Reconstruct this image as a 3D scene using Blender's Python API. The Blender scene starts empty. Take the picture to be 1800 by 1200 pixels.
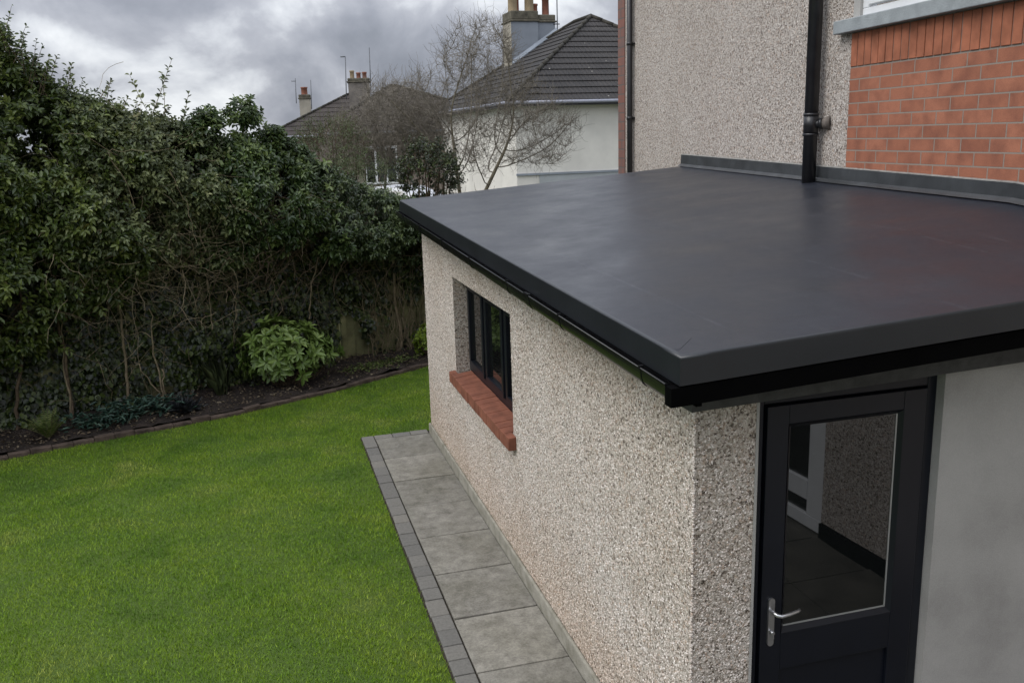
import bpy, math, random
import numpy as np
from math import radians as RD
random.seed(7); rng = np.random.default_rng(11)
scene = bpy.context.scene
COL = scene.collection

# ------------------------------------------------------------------ camera
CAM = np.array([-1.69821, -3.28321, 3.23575]); YAW, PITCH, ROLL, FPX = 15.57127, -12.83742, -1.72746, 1591.85771
def cam_axes():
    y, p, r = RD(YAW), RD(PITCH), RD(ROLL)
    fw = np.array([math.sin(y)*math.cos(p), math.cos(y)*math.cos(p), math.sin(p)])
    rt = np.array([math.cos(y), -math.sin(y), 0.0]); up = np.cross(rt, fw)
    return rt*math.cos(r)+up*math.sin(r), -rt*math.sin(r)+up*math.cos(r), fw
RT, UP, FW = cam_axes()
cd = bpy.data.cameras.new('camera'); cam = bpy.data.objects.new('camera', cd); COL.objects.link(cam)
cd.sensor_width = 36; cd.lens = FPX/1800*36; cd.clip_start = 0.05; cd.clip_end = 2000
from mathutils import Matrix, Vector
cam.matrix_world = Matrix([[RT[0], UP[0], -FW[0], CAM[0]], [RT[1], UP[1], -FW[1], CAM[1]], [RT[2], UP[2], -FW[2], CAM[2]], [0, 0, 0, 1]])
scene.camera = cam

# ------------------------------------------------------------------ view, sun, sky
scene.view_settings.view_transform = 'Standard'; scene.view_settings.look = 'None'
scene.view_settings.exposure = 0.42; scene.view_settings.gamma = 1.0
SUN_EL, SUN_AZ = 48.0, 262.0      # compass-like azimuth of the sun, clockwise from +Y
sd = bpy.data.lights.new('sun', 'SUN'); sd.energy = 1.25; sd.angle = RD(35); sd.color = (1.0, 0.97, 0.93)
sun = bpy.data.objects.new('sun', sd); COL.objects.link(sun)
sdir = Vector((math.sin(RD(SUN_AZ))*math.cos(RD(SUN_EL)), math.cos(RD(SUN_AZ))*math.cos(RD(SUN_EL)), math.sin(RD(SUN_EL))))
sun.rotation_euler = (-sdir).to_track_quat('-Z', 'Y').to_euler()

class NT:
    def __init__(s, tree): s.t = tree; s.n = tree.nodes; s.l = tree.links
    def node(s, typ, **kw):
        n = s.n.new(typ)
        for k, v in kw.items():
            if k.startswith('i_'):
                key = k[2:].replace('_', ' ')
                n.inputs[key].default_value = v
            else: setattr(n, k, v)
        return n
    def link(s, a, b): s.l.new(a, b)
    def math(s, op, a, b=None, c=None, clamp=False):
        n = s.n.new('ShaderNodeMath'); n.operation = op; n.use_clamp = clamp
        for i, x in enumerate((a, b, c)):
            if x is None: continue
            if isinstance(x, (int, float)): n.inputs[i].default_value = x
            else: s.l.new(x, n.inputs[i])
        return n.outputs[0]
    def ramp(s, fac, stops, interp='LINEAR'):
        n = s.n.new('ShaderNodeValToRGB'); n.color_ramp.interpolation = interp
        e = n.color_ramp.elements
        while len(e) > 1: e.remove(e[-1])
        e[0].position = stops[0][0]; c = stops[0][1]; e[0].color = (*c, 1) if len(c) == 3 else c
        for p, c in stops[1:]:
            k = e.new(p); k.color = (*c, 1)
        s.l.new(fac, n.inputs['Fac']); return n.outputs['Color']
    def mix(s, fac, a, b, mode='MIX'):
        n = s.n.new('ShaderNodeMix'); n.data_type = 'RGBA'; n.blend_type = mode
        for sock, x in ((n.inputs[0], fac), (n.inputs[6], a), (n.inputs[7], b)):
            if isinstance(x, (int, float)): sock.default_value = x
            elif isinstance(x, tuple): sock.default_value = (*x, 1) if len(x) == 3 else x
            else: s.l.new(x, sock)
        return n.outputs[2]
    def noise(s, vec, scale, detail=4, rough=.55, dist=0.0, dim='3D'):
        n = s.n.new('ShaderNodeTexNoise'); n.noise_dimensions = dim
        n.inputs['Scale'].default_value = scale; n.inputs['Detail'].default_value = detail
        n.inputs['Roughness'].default_value = rough; n.inputs['Distortion'].default_value = dist
        if vec is not None: s.l.new(vec, n.inputs['Vector'])
        return n.outputs['Fac']
    def vor(s, vec, scale, feature='F1', out='Distance', rand=1.0):
        n = s.n.new('ShaderNodeTexVoronoi'); n.feature = feature; n.inputs['Scale'].default_value = scale
        n.inputs['Randomness'].default_value = rand
        if vec is not None: s.l.new(vec, n.inputs['Vector'])
        return n
    def mapping(s, vec, scale=(1, 1, 1), rot=(0, 0, 0), loc=(0, 0, 0)):
        n = s.n.new('ShaderNodeMapping'); n.inputs['Scale'].default_value = scale
        n.inputs['Rotation'].default_value = rot; n.inputs['Location'].default_value = loc
        s.l.new(vec, n.inputs['Vector']); return n.outputs[0]

world = bpy.data.worlds.new('World'); scene.world = world; world.use_nodes = True
W = NT(world.node_tree); W.n.clear()
wout = W.node('ShaderNodeOutputWorld'); bg = W.node('ShaderNodeBackground'); W.link(bg.outputs[0], wout.inputs[0])
sky = W.node('ShaderNodeTexSky'); sky.sky_type = 'NISHITA'; sky.sun_disc = False
sky.sun_elevation = RD(SUN_EL); sky.sun_rotation = RD(SUN_AZ); sky.air_density = 1.0; sky.dust_density = 3.0
tc = W.node('ShaderNodeTexCoord'); sep = W.node('ShaderNodeSeparateXYZ'); W.link(tc.outputs['Generated'], sep.inputs[0])
zz = W.math('ADD', W.math('MAXIMUM', sep.outputs[2], 0.0), 0.46)
cx_ = W.math('DIVIDE', sep.outputs[0], zz); cy_ = W.math('DIVIDE', sep.outputs[1], zz)
comb = W.node('ShaderNodeCombineXYZ'); W.link(cx_, comb.inputs[0]); W.link(cy_, comb.inputs[1])
cv = W.mapping(comb.outputs[0], scale=(1, .75, 1), rot=(0, 0, RD(15)), loc=(0.4, 7.9, 0))
n1 = W.noise(cv, 3.1, 8, .54, .3)
n2 = W.noise(cv, 1.3, 3, .5, .3)
nn_ = W.math('ADD', W.math('MULTIPLY', n1, .72), W.math('MULTIPLY', n2, .28))
cloud = W.ramp(nn_, [(0.40, (.185, .200, .235)), (0.46, (.235, .25, .29)), (0.515, (.315, .33, .37)), (0.555, (.455, .475, .51)), (0.615, (.64, .66, .68))])
zen = W.math('ADD', W.math('MULTIPLY', W.math('POWER', W.math('MAXIMUM', sep.outputs[2], 0.0), 1.2), 3.0), 1.06)
vm = W.node('ShaderNodeVectorMath'); vm.operation = 'SCALE'; W.link(cloud, vm.inputs[0]); W.link(zen, vm.inputs['Scale'])
sk = W.node('ShaderNodeVectorMath'); sk.operation = 'SCALE'; sk.inputs['Scale'].default_value = 0.05; W.link(sky.outputs[0], sk.inputs[0])
mx = W.mix(.93, sk.outputs[0], vm.outputs[0]); W.link(mx, bg.inputs['Color']); bg.inputs['Strength'].default_value = 1.0

# ------------------------------------------------------------------ materials
def mat(name):
    m = bpy.data.materials.new(name); m.use_nodes = True; t = NT(m.node_tree); t.n.clear()
    o = t.node('ShaderNodeOutputMaterial'); b = t.node('ShaderNodeBsdfPrincipled'); t.link(b.outputs[0], o.inputs[0])
    c = t.node('ShaderNodeTexCoord'); t.co = c.outputs['Object']; t.uv = c.outputs['UV']; t.b = b
    return m, t
def setin(t, k, v):
    s = t.b.inputs[k]
    if isinstance(v, tuple): s.default_value = (*v, 1) if len(v) == 3 else v
    elif isinstance(v, (int, float)): s.default_value = v
    else: t.link(v, s)
def bump(t, h, dist=.01, strength=1.0, prev=None):
    n = t.node('ShaderNodeBump'); n.inputs['Distance'].default_value = dist; n.inputs['Strength'].default_value = strength
    t.link(h, n.inputs['Height'])
    if prev is not None: t.link(prev, n.inputs['Normal'])
    return n.outputs[0]
def simple(name, col, rough=.5, var=.15, nscale=8, spec=.5, bumpd=0.0, bscale=60, metal=0.0):
    m, t = mat(name); f = t.noise(t.co, nscale, 5)
    a = tuple(c*(1-var) for c in col); b = tuple(min(1, c*(1+var)) for c in col)
    setin(t, 'Base Color', t.ramp(f, [(.3, a), (.7, b)])); setin(t, 'Roughness', rough); setin(t, 'Metallic', metal)
    t.b.inputs['Specular IOR Level'].default_value = spec
    if bumpd: setin(t, 'Normal', bump(t, t.noise(t.co, bscale, 4), bumpd))
    return m

def dirt(t, col):
    sp = t.node('ShaderNodeSeparateXYZ'); t.link(t.co, sp.inputs[0]); nz = t.noise(t.mapping(t.co, (1, 1, .3)), 2.4, 5, .65); nb = t.noise(t.co, 3.5, 5, .65)
    low = t.math('SUBTRACT', 1.0, t.math('DIVIDE', t.math('SUBTRACT', sp.outputs[2], .1), t.math('ADD', t.math('MULTIPLY', nb, 1.3), .02)), clamp=True)
    high = t.math('MULTIPLY', t.math('MULTIPLY', t.math('SUBTRACT', sp.outputs[2], 1.75), 2.2, clamp=True), t.math('MULTIPLY', t.math('SUBTRACT', nz, .44), 6, clamp=True), clamp=True)
    col = t.mix(t.math('MULTIPLY', low, .75), col, t.mix(1, col, (.86, .77, .67), 'MULTIPLY'))
    return t.mix(t.math('MULTIPLY', high, .55), col, t.mix(1, col, (.74, .65, .56), 'MULTIPLY'))
def pebbledash(name, cols, sc, stain, tints, bd=.006):
    m, t = mat(name)
    nz = t.noise(t.co, sc, 2.2, .62, .9)
    col = t.ramp(nz, [(.335, cols[0]), (.405, cols[1]), (.47, cols[2]), (.56, cols[3]), (.68, cols[4])])
    v1 = t.vor(t.co, sc*.85); sepc = t.node('ShaderNodeSeparateColor'); t.link(v1.outputs['Color'], sepc.inputs[0])
    tint = t.ramp(sepc.outputs[0], tints, 'CONSTANT'); col = t.mix(.85, col, tint, 'MULTIPLY')
    st = t.ramp(t.noise(t.mapping(t.co, (1, 1, .75)), 1.5, 6, .62), [(.34, stain), (.6, (1, 1, 1))])
    col = t.mix(1, col, st, 'MULTIPLY')
    if 'pale' in name: col = dirt(t, col)
    setin(t, 'Base Color', col); setin(t, 'Roughness', .85); t.b.inputs['Specular IOR Level'].default_value = .25
    hh = t.math('ADD', t.math('MULTIPLY', nz, 1.6), t.math('MULTIPLY', t.math('SUBTRACT', 1, v1.outputs['Distance']), .5))
    hh = t.math('ADD', hh, t.math('MULTIPLY', t.noise(t.co, sc*.2, 2), .8))
    setin(t, 'Normal', bump(t, hh, bd, 1.0))
    return m
M = {}
TN = [(0, (1, 1, 1)), (.4, (.86, .84, .82)), (.66, (1.1, 1.1, 1.1)), (.8, (.8, .76, .72)), (.88, (.98, .86, .78)), (.93, (.62, .57, .53)), (.975, (.34, .31, .29))]
M['dash'] = pebbledash('pebbledash_pale', [(.09, .075, .06), (.28, .24, .205), (.47, .42, .37), (.58, .53, .475), (.72, .68, .63)], 72, (.91, .885, .855), TN)
M['dash_house'] = pebbledash('pebbledash_brown', [(.075, .06, .05), (.25, .215, .19), (.43, .385, .345), (.56, .51, .465), (.72, .68, .63)], 74, (.93, .92, .91), TN)
m, t = mat('smooth_render')
f = t.noise(t.co, 1.6, 6, .6); c = t.ramp(f, [(.3, (.24, .228, .21)), (.5, (.345, .332, .31)), (.7, (.42, .406, .38))])
sp = t.vor(t.co, 260); c = t.mix(.16, c, t.ramp(sp.outputs['Distance'], [(.1, (.2, .2, .2)), (.6, (.75, .75, .75))]))
setin(t, 'Base Color', c); setin(t, 'Roughness', .9); setin(t, 'Normal', bump(t, t.noise(t.co, 420, 3), .002, .7)); M['render'] = m
m, t = mat('plinth_concrete')
f = t.noise(t.co, 9, 6, .65); c = t.ramp(f, [(.3, (.17, .16, .12)), (.5, (.27, .255, .21)), (.7, (.35, .33, .28))])
setin(t, 'Base Color', c); setin(t, 'Roughness', .9); setin(t, 'Normal', bump(t, t.noise(t.co, 90, 5), .006)); M['plinth'] = m
M['strip'] = simple('painted_board_grey', (.062, .062, .060), .75, .3, 14, .4, .003, 120)
# roof membrane
m, t = mat('roof_membrane')
f1 = t.noise(t.co, 1.1, 6, .62, .4); f2 = t.noise(t.mapping(t.co, (5, .7, 1)), 3.2, 5, .6)
c = t.ramp(f1, [(.3, (.0130, .0155, .0235)), (.6, (.0185, .0215, .030)), (.8, (.027, .030, .040))])
streak = t.ramp(f2, [(.66, (0, 0, 0)), (.76, (1, 1, 1))]); c = t.mix(t.math('MULTIPLY', streak, .18), c, (.12, .12, .13))
setin(t, 'Base Color', c); setin(t, 'Roughness', t.ramp(t.noise(t.co, 2.3, 6, .65), [(.3, (.30,)*3), (.7, (.48,)*3)]))
t.b.inputs['Specular IOR Level'].default_value = .5
b1 = bump(t, t.noise(t.co, 1.7, 3), .012, .5)
sx = t.node('ShaderNodeSeparateXYZ'); wob = t.math('MULTIPLY', t.noise(t.co, 1.2, 2), .03); t.link(t.co, sx.inputs[0])
def band(sock, c0, wd): return t.math('LESS_THAN', t.math('ABSOLUTE', t.math('SUBTRACT', t.math('ADD', sock, wob), c0)), wd)
step = None; line = None
for sk_, c0 in ((sx.outputs[0], .12), (sx.outputs[0], 1.07), (sx.outputs[0], 1.82), (sx.outputs[1], 1.95), (sx.outputs[1], 4.35)):
    mr = t.node('ShaderNodeMapRange', interpolation_type='SMOOTHSTEP'); t.link(t.math('ADD', sk_, wob), mr.inputs[0]); mr.inputs[1].default_value = c0-.008; mr.inputs[2].default_value = c0+.008
    step = mr.outputs[0] if step is None else t.math('ADD', step, mr.outputs[0]); b_ = band(sk_, c0, .010); line = b_ if line is None else t.math('MAXIMUM', line, b_)
brk = t.math('GREATER_THAN', t.noise(t.co, 4.5, 4, .7), .53); line = t.math('MULTIPLY', line, brk)
c = t.mix(t.math('MULTIPLY', line, .09), c, (.12, .12, .13))
scr = t.noise(t.mapping(t.co, (22, 1.5, 1), rot=(0, 0, .5)), 2.0, 6, .7); scr2 = t.noise(t.mapping(t.co, (1.3, 14, 1), rot=(0, 0, -.2)), 2.4, 5, .7)
sm_ = t.math('MAXIMUM', t.math('GREATER_THAN', scr, .715), t.math('GREATER_THAN', scr2, .715)); c = t.mix(t.math('MULTIPLY', sm_, .16), c, (.14, .145, .155)); setin(t, 'Base Color', c)
b2 = bump(t, step, .001, .5, b1); setin(t, 'Normal', bump(t, t.noise(t.co, 55, 3), .0006, .6, b2)); M['membrane'] = m
M['seam'] = simple('membrane_seam', (.05, .051, .056), .35, .3, 9)
M['fascia'] = simple('fascia_black_trim', (.015, .017, .020), .31, .15, 3, .5, .001, 8)
M['black'] = simple('black_plastic', (.006, .006, .0065), .22, .2, 5, .4)
M['blackmatt'] = simple('black_soffit', (.0018, .0018, .002), .7, .2, 5, .03)
M['castiron'] = simple('black_painted_pipe', (.014, .014, .016), .33, .35, 9, .5, .0012, 18)
M['anthracite'] = simple('anthracite_upvc', (.0055, .007, .012), .36, .12, 6, .4)
M['gasket'] = simple('black_gasket', (.004, .004, .004), .6, .1)
M['spacer'] = simple('aluminium_spacer_bar', (.42, .43, .42), .35, .05, metal=.5)
M['metal'] = simple('satin_metal_handle', (.52, .52, .53), .28, .06, metal=.9)
M['white'] = simple('white_upvc', (.72, .73, .74), .35, .04)
M['whitepaint'] = simple('white_house_paint', (.70, .675, .62), .85, .10, 1.2, .3, .004, 30)
m, t = mat('dark_reflective_glass'); setin(t, 'Base Color', (.006, .007, .007)); setin(t, 'Roughness', .015); t.b.inputs['IOR'].default_value = 1.75
setin(t, 'Normal', bump(t, t.noise(t.co, 1.5, 1), .002, .25)); M['glass'] = m
M['concrete_sill'] = simple('concrete_sill', (.30, .325, .335), .75, .18, 7, .3, .003, 90)
M['flash'] = simple('lead_upstand', (.036, .039, .042), .33, .35, 5, .5, .003, 9)
M['sealant'] = simple('sealant_line', (.20, .195, .18), .7, .3, 20)

def brickmat(name, c1, c2, c3, mort, bw, bh, vertical=False, mw=.035):
    # bricks on UV in metres
    m, t = mat(name); b = t.node('ShaderNodeTexBrick'); b.offset = .5
    uv = t.uv
    if vertical: uv = t.mapping(t.uv, rot=(0, 0, RD(90)))
    t.link(uv, b.inputs['Vector']); b.inputs['Scale'].default_value = 1; b.inputs['Brick Width'].default_value = bw; b.inputs['Row Height'].default_value = bh
    b.inputs['Mortar Size'].default_value = bh*mw*2; b.inputs['Mortar Smooth'].default_value = .12; b.inputs['Bias'].default_value = 0
    b.inputs['Color1'].default_value = (*c1, 1); b.inputs['Color2'].default_value = (*c2, 1); b.inputs['Mortar'].default_value = (*mort, 1)
    if vertical: b.offset = 0
    f = t.noise(t.co, 7, 5); c = t.mix(t.math('MULTIPLY', t.ramp(f, [(.4, (0,)*3), (.75, (1,)*3)]), t.math('SUBTRACT', 1, b.outputs['Fac'])), b.outputs['Color'], c3)
    c = t.mix(.35, c, t.ramp(t.noise(t.co, 150, 3), [(.35, (.35,)*3), (.65, (.62,)*3)]), 'OVERLAY')
    setin(t, 'Base Color', c); setin(t, 'Roughness', .85)
    h = t.math('ADD', t.math('MULTIPLY', t.math('SUBTRACT', 1, b.outputs['Fac']), 1.0), t.math('MULTIPLY', t.noise(t.co, 120, 4), .18))
    setin(t, 'Normal', bump(t, h, .008, 1)); return m
M['brick'] = brickmat('red_brick', (.31, .114, .063), (.385, .150, .086), (.21, .076, .045), (.27, .228, .19), .262, .0885, mw=.03)
M['soldier'] = brickmat('red_brick_soldier', (.40, .135, .065), (.46, .165, .08), (.33, .105, .055), (.30, .27, .24), .262, .0885, True)
M['quoin'] = brickmat('quoin_brick', (.20, .085, .065), (.15, .10, .09), (.24, .10, .07), (.12, .10, .09), .4, .12)
M['sillbrick'] = simple('terracotta_sill_brick', (.20, .075, .046), .8, .3, 9, .3, .002, 90)
M['mortar'] = simple('mortar', (.22, .19, .165), .95, .15, 30)
M['edgebrick'] = simple('weathered_edging_brick', (.085, .062, .048), .9, .5, 9, .3, .005, 60)
M['slab'] = None
m, t = mat('paving_slab')
oi = t.node('ShaderNodeAttribute', attribute_name='rnd')
f = t.noise(t.co, 11, 10, .8); c = t.ramp(f, [(.30, (.105, .098, .084)), (.44, (.185, .176, .156)), (.56, (.25, .239, .214)), (.72, (.325, .31, .28))])
c = t.mix(.5, c, t.ramp(t.noise(t.co, 70, 4, .7), [(.3, (.3,)*3), (.7, (.68,)*3)]), 'OVERLAY')
c = t.mix(1, c, t.ramp(oi.outputs['Fac'], [(0, (.82, .82, .80)), (1, (1.1, 1.09, 1.05))]), 'MULTIPLY'); c = t.mix(1, c, t.ramp(t.noise(t.co, 1.7, 5, .6), [(.35, (.80, .79, .74)), (.6, (1.05, 1.04, 1.03))]), 'MULTIPLY')
setin(t, 'Base Color', c); setin(t, 'Roughness', .82); setin(t, 'Normal', bump(t, t.noise(t.co, 60, 6, .7), .004, .8)); M['slab'] = m
m, t = mat('paving_sett')
oi = t.node('ShaderNodeAttribute', attribute_name='rnd')
c = t.ramp(oi.outputs['Fac'], [(0, (.118, .114, .104)), (.5, (.145, .139, .125)), (1, (.175, .164, .142))])
c = t.mix(.4, c, t.ramp(t.noise(t.co, 45, 5, .7), [(.3, (.25,)*3), (.7, (.7,)*3)]), 'OVERLAY')
setin(t, 'Base Color', c); setin(t, 'Roughness', .88); setin(t, 'Normal', bump(t, t.noise(t.co, 80, 5), .004)); M['sett'] = m
M['patio'] = simple('dark_patio_slab', (.075, .07, .058), .7, .35, 4, .4, .003, 60)
M['joint'] = simple('joint_sand', (.035, .030, .022), .95, .4, 30, .2, .004, 90)
m, t = mat('lawn_soil')
f = t.noise(t.co, 1.2, 6, .6); c = t.ramp(f, [(.35, (.05, .095, .007)), (.6, (.075, .12, .012))])
setin(t, 'Base Color', c); setin(t, 'Roughness', .95); setin(t, 'Normal', bump(t, t.noise(t.co, 70, 4), .02)); M['lawn'] = m
m, t = mat('grass_blades')
rn = t.node('ShaderNodeAttribute', attribute_name='rnd'); g = t.node('ShaderNodeNewGeometry')
f = t.noise(g.outputs['Position'], 1.35, 5, .62)
c1 = t.ramp(f, [(.36, (.075, .160, .004)), (.45, (.128, .235, .006)), (.56, (.178, .280, .012)), (.69, (.26, .315, .050))])
c2 = t.ramp(rn.outputs['Fac'], [(0, (.72, .80, .6)), (.55, (1, 1, 1)), (.88, (1.18, 1.15, 1.1)), (.95, (1.6, 1.4, 2.0)), (1, (2.1, 1.7, 3.0))])
setin(t, 'Base Color', t.mix(1, c1, c2, 'MULTIPLY')); setin(t, 'Roughness', .55); t.b.inputs['Specular IOR Level'].default_value = .3; M['grass'] = m
m, t = mat('bed_soil')
f = t.noise(t.co, 5, 8, .7); c = t.ramp(f, [(.3, (.018, .012, .009)), (.55, (.038, .026, .019)), (.72, (.065, .047, .035))])
v = t.vor(t.co, 55); c = t.mix(t.math('LESS_THAN', v.outputs['Distance'], .10), c, (.16, .13, .10))
setin(t, 'Base Color', c); setin(t, 'Roughness', .95); setin(t, 'Normal', bump(t, t.noise(t.co, 30, 7, .7), .04)); M['soil'] = m

def leafmat(name, stops, rough=.36, spec=.5, trans=.15):
    m, t = mat(name); rn = t.node('ShaderNodeAttribute', attribute_name='rnd')
    c = t.ramp(rn.outputs['Fac'], stops); setin(t, 'Base Color', c); setin(t, 'Roughness', rough); t.b.inputs['Specular IOR Level'].default_value = spec
    if trans:
        tr = t.node('ShaderNodeBsdfTranslucent'); t.link(c, tr.inputs['Color']); ms = t.node('ShaderNodeMixShader'); ms.inputs[0].default_value = trans
        t.link(t.b.outputs[0], ms.inputs[1]); t.link(tr.outputs[0], ms.inputs[2])
        out = [n for n in t.n if n.type == 'OUTPUT_MATERIAL'][0]; t.link(ms.outputs[0], out.inputs[0])
    return m
M['lf_privet'] = leafmat('privet_leaf', [(0, (.022, .036, .009)), (.45, (.062, .094, .021)), (.8, (.145, .185, .040)), (.95, (.17, .20, .05)), (1, (.24, .20, .06))])
M['lf_honey'] = leafmat('honeysuckle_leaf', [(0, (.036, .047, .017)), (.5, (.098, .125, .045)), (.85, (.19, .215, .080)), (.98, (.22, .22, .09)), (1, (.35, .19, .06))], .5)
M['lf_laurel'] = leafmat('laurel_leaf', [(0, (.018, .034, .010)), (.5, (.054, .092, .026)), (.85, (.135, .185, .052)), (1, (.17, .23, .06))], .36)
M['lf_small'] = leafmat('small_glossy_leaf', [(0, (.021, .037, .013)), (.5, (.060, .092, .034)), (.9, (.14, .178, .066)), (1, (.16, .22, .09))], .36)
M['lf_ivy'] = leafmat('ivy_leaf', [(0, (.006, .011, .003)), (.5, (.022, .036, .009)), (.85, (.070, .098, .022)), (1, (.09, .12, .03))], .36)
M['lf_rhodo'] = leafmat('pale_green_leaf', [(0, (.055, .10, .018)), (.5, (.14, .215, .045)), (.85, (.22, .30, .075)), (1, (.28, .36, .12))], .4)
M['lf_yellow'] = leafmat('yellow_green_leaf', [(0, (.09, .14, .01)), (.6, (.18, .26, .02)), (1, (.28, .34, .04))], .5)
M['lf_blue'] = leafmat('blue_green_leaf', [(0, (.025, .055, .04)), (.6, (.05, .10, .07)), (1, (.09, .15, .10))], .5)
M['lf_fern'] = leafmat('fern_leaf', [(0, (.05, .08, .015)), (.6, (.11, .15, .03)), (1, (.18, .21, .06))], .6)
M['lf_dark'] = leafmat('purple_dark_leaf', [(0, (.018, .018, .022)), (.6, (.04, .045, .05)), (1, (.08, .09, .09))], .4)
M['lf_olive'] = leafmat('olive_leaf', [(0, (.05, .065, .025)), (.6, (.09, .12, .045)), (1, (.15, .18, .07))], .6)
M['lf_litter'] = leafmat('leaf_litter', [(0, (.05, .035, .02)), (.5, (.12, .085, .05)), (1, (.22, .18, .12))], .8)
M['bark'] = simple('shrub_bark', (.115, .085, .058), .9, .4, 20, .2, .003, 80)
M['twig'] = simple('dry_twig', (.23, .185, .12), .9, .35, 12, .2)
M['treebark'] = simple('tree_bark', (.17, .15, .105), .9, .35, 15, .2)
M['treetwig'] = simple('tree_twig', (.20, .178, .145), .9, .3, 10, .2)
M['fence'] = simple('mossy_fence_board', (.22, .215, .11), .9, .45, 3.5, .2, .004, 25)
m, t = mat('roof_tiles')
sepu = t.node('ShaderNodeSeparateXYZ'); t.link(t.uv, sepu.inputs[0])
s = t.math('ABSOLUTE', t.math('SINE', t.math('MULTIPLY', sepu.outputs[0], math.pi/.17)))
f = t.noise(t.co, .9, 6, .65); c = t.ramp(f, [(.3, (.016, .014, .0135)), (.55, (.027, .0235, .022)), (.75, (.044, .038, .034))])
lich = t.vor(t.co, 2.2); c = t.mix(t.math('LESS_THAN', lich.outputs['Distance'], .055), c, (.30, .29, .25))
c = t.mix(1, c, t.ramp(s, [(0, (.55,)*3), (.45, (1,)*3)]), 'MULTIPLY')
setin(t, 'Base Color', c); setin(t, 'Roughness', .8); setin(t, 'Normal', bump(t, s, .03, 1)); M['tiles'] = m
M['tiles_far'] = simple('roof_tiles_brown', (.048, .040, .036), .85, .25, 1.5, .3, .02, 6)
M['ridge'] = simple('ridge_tile_mossy', (.046, .042, .034), .85, .4, 2.5, .3, .01, 12)
M['leadgrey'] = simple('grey_painted_stack', (.25, .275, .31), .8, .12, 1.4)
M['lead'] = simple('lead_flashing', (.22, .25, .29), .6, .15, 3)
M['moss_cap'] = simple('mossy_concrete_cap', (.115, .105, .08), .9, .4, 4, .2, .01, 20)
M['stack_cream'] = simple('cream_stack', (.36, .33, .27), .85, .15, 2)
M['stack_brown'] = simple('rendered_stack', (.19, .17, .15), .9, .3, 3)
M['pot_buff'] = simple('buff_chimney_pot', (.30, .23, .14), .8, .2, 3)
M['pot_red'] = simple('terracotta_pot', (.24, .095, .06), .8, .25, 3)
M['aerial'] = simple('grey_aerial', (.10, .105, .115), .6, .1)
M['gutter_white'] = simple('pale_gutter', (.24, .25, .30), .4, .1)
M['brownwall'] = simple('brown_render', (.21, .175, .15), .9, .2, 2)
M['carpaint'] = simple('white_car_paint', (.52, .53, .55), .25, .03)
M['tyre'] = simple('tyre_rubber', (.02, .02, .02), .8, .1)
M['cap_grey'] = simple('grey_lower_wall', (.36, .38, .39), .85, .08, 2)
M['subsoil'] = simple('ground_earth', (.06, .07, .03), .95, .3, .4)

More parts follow.
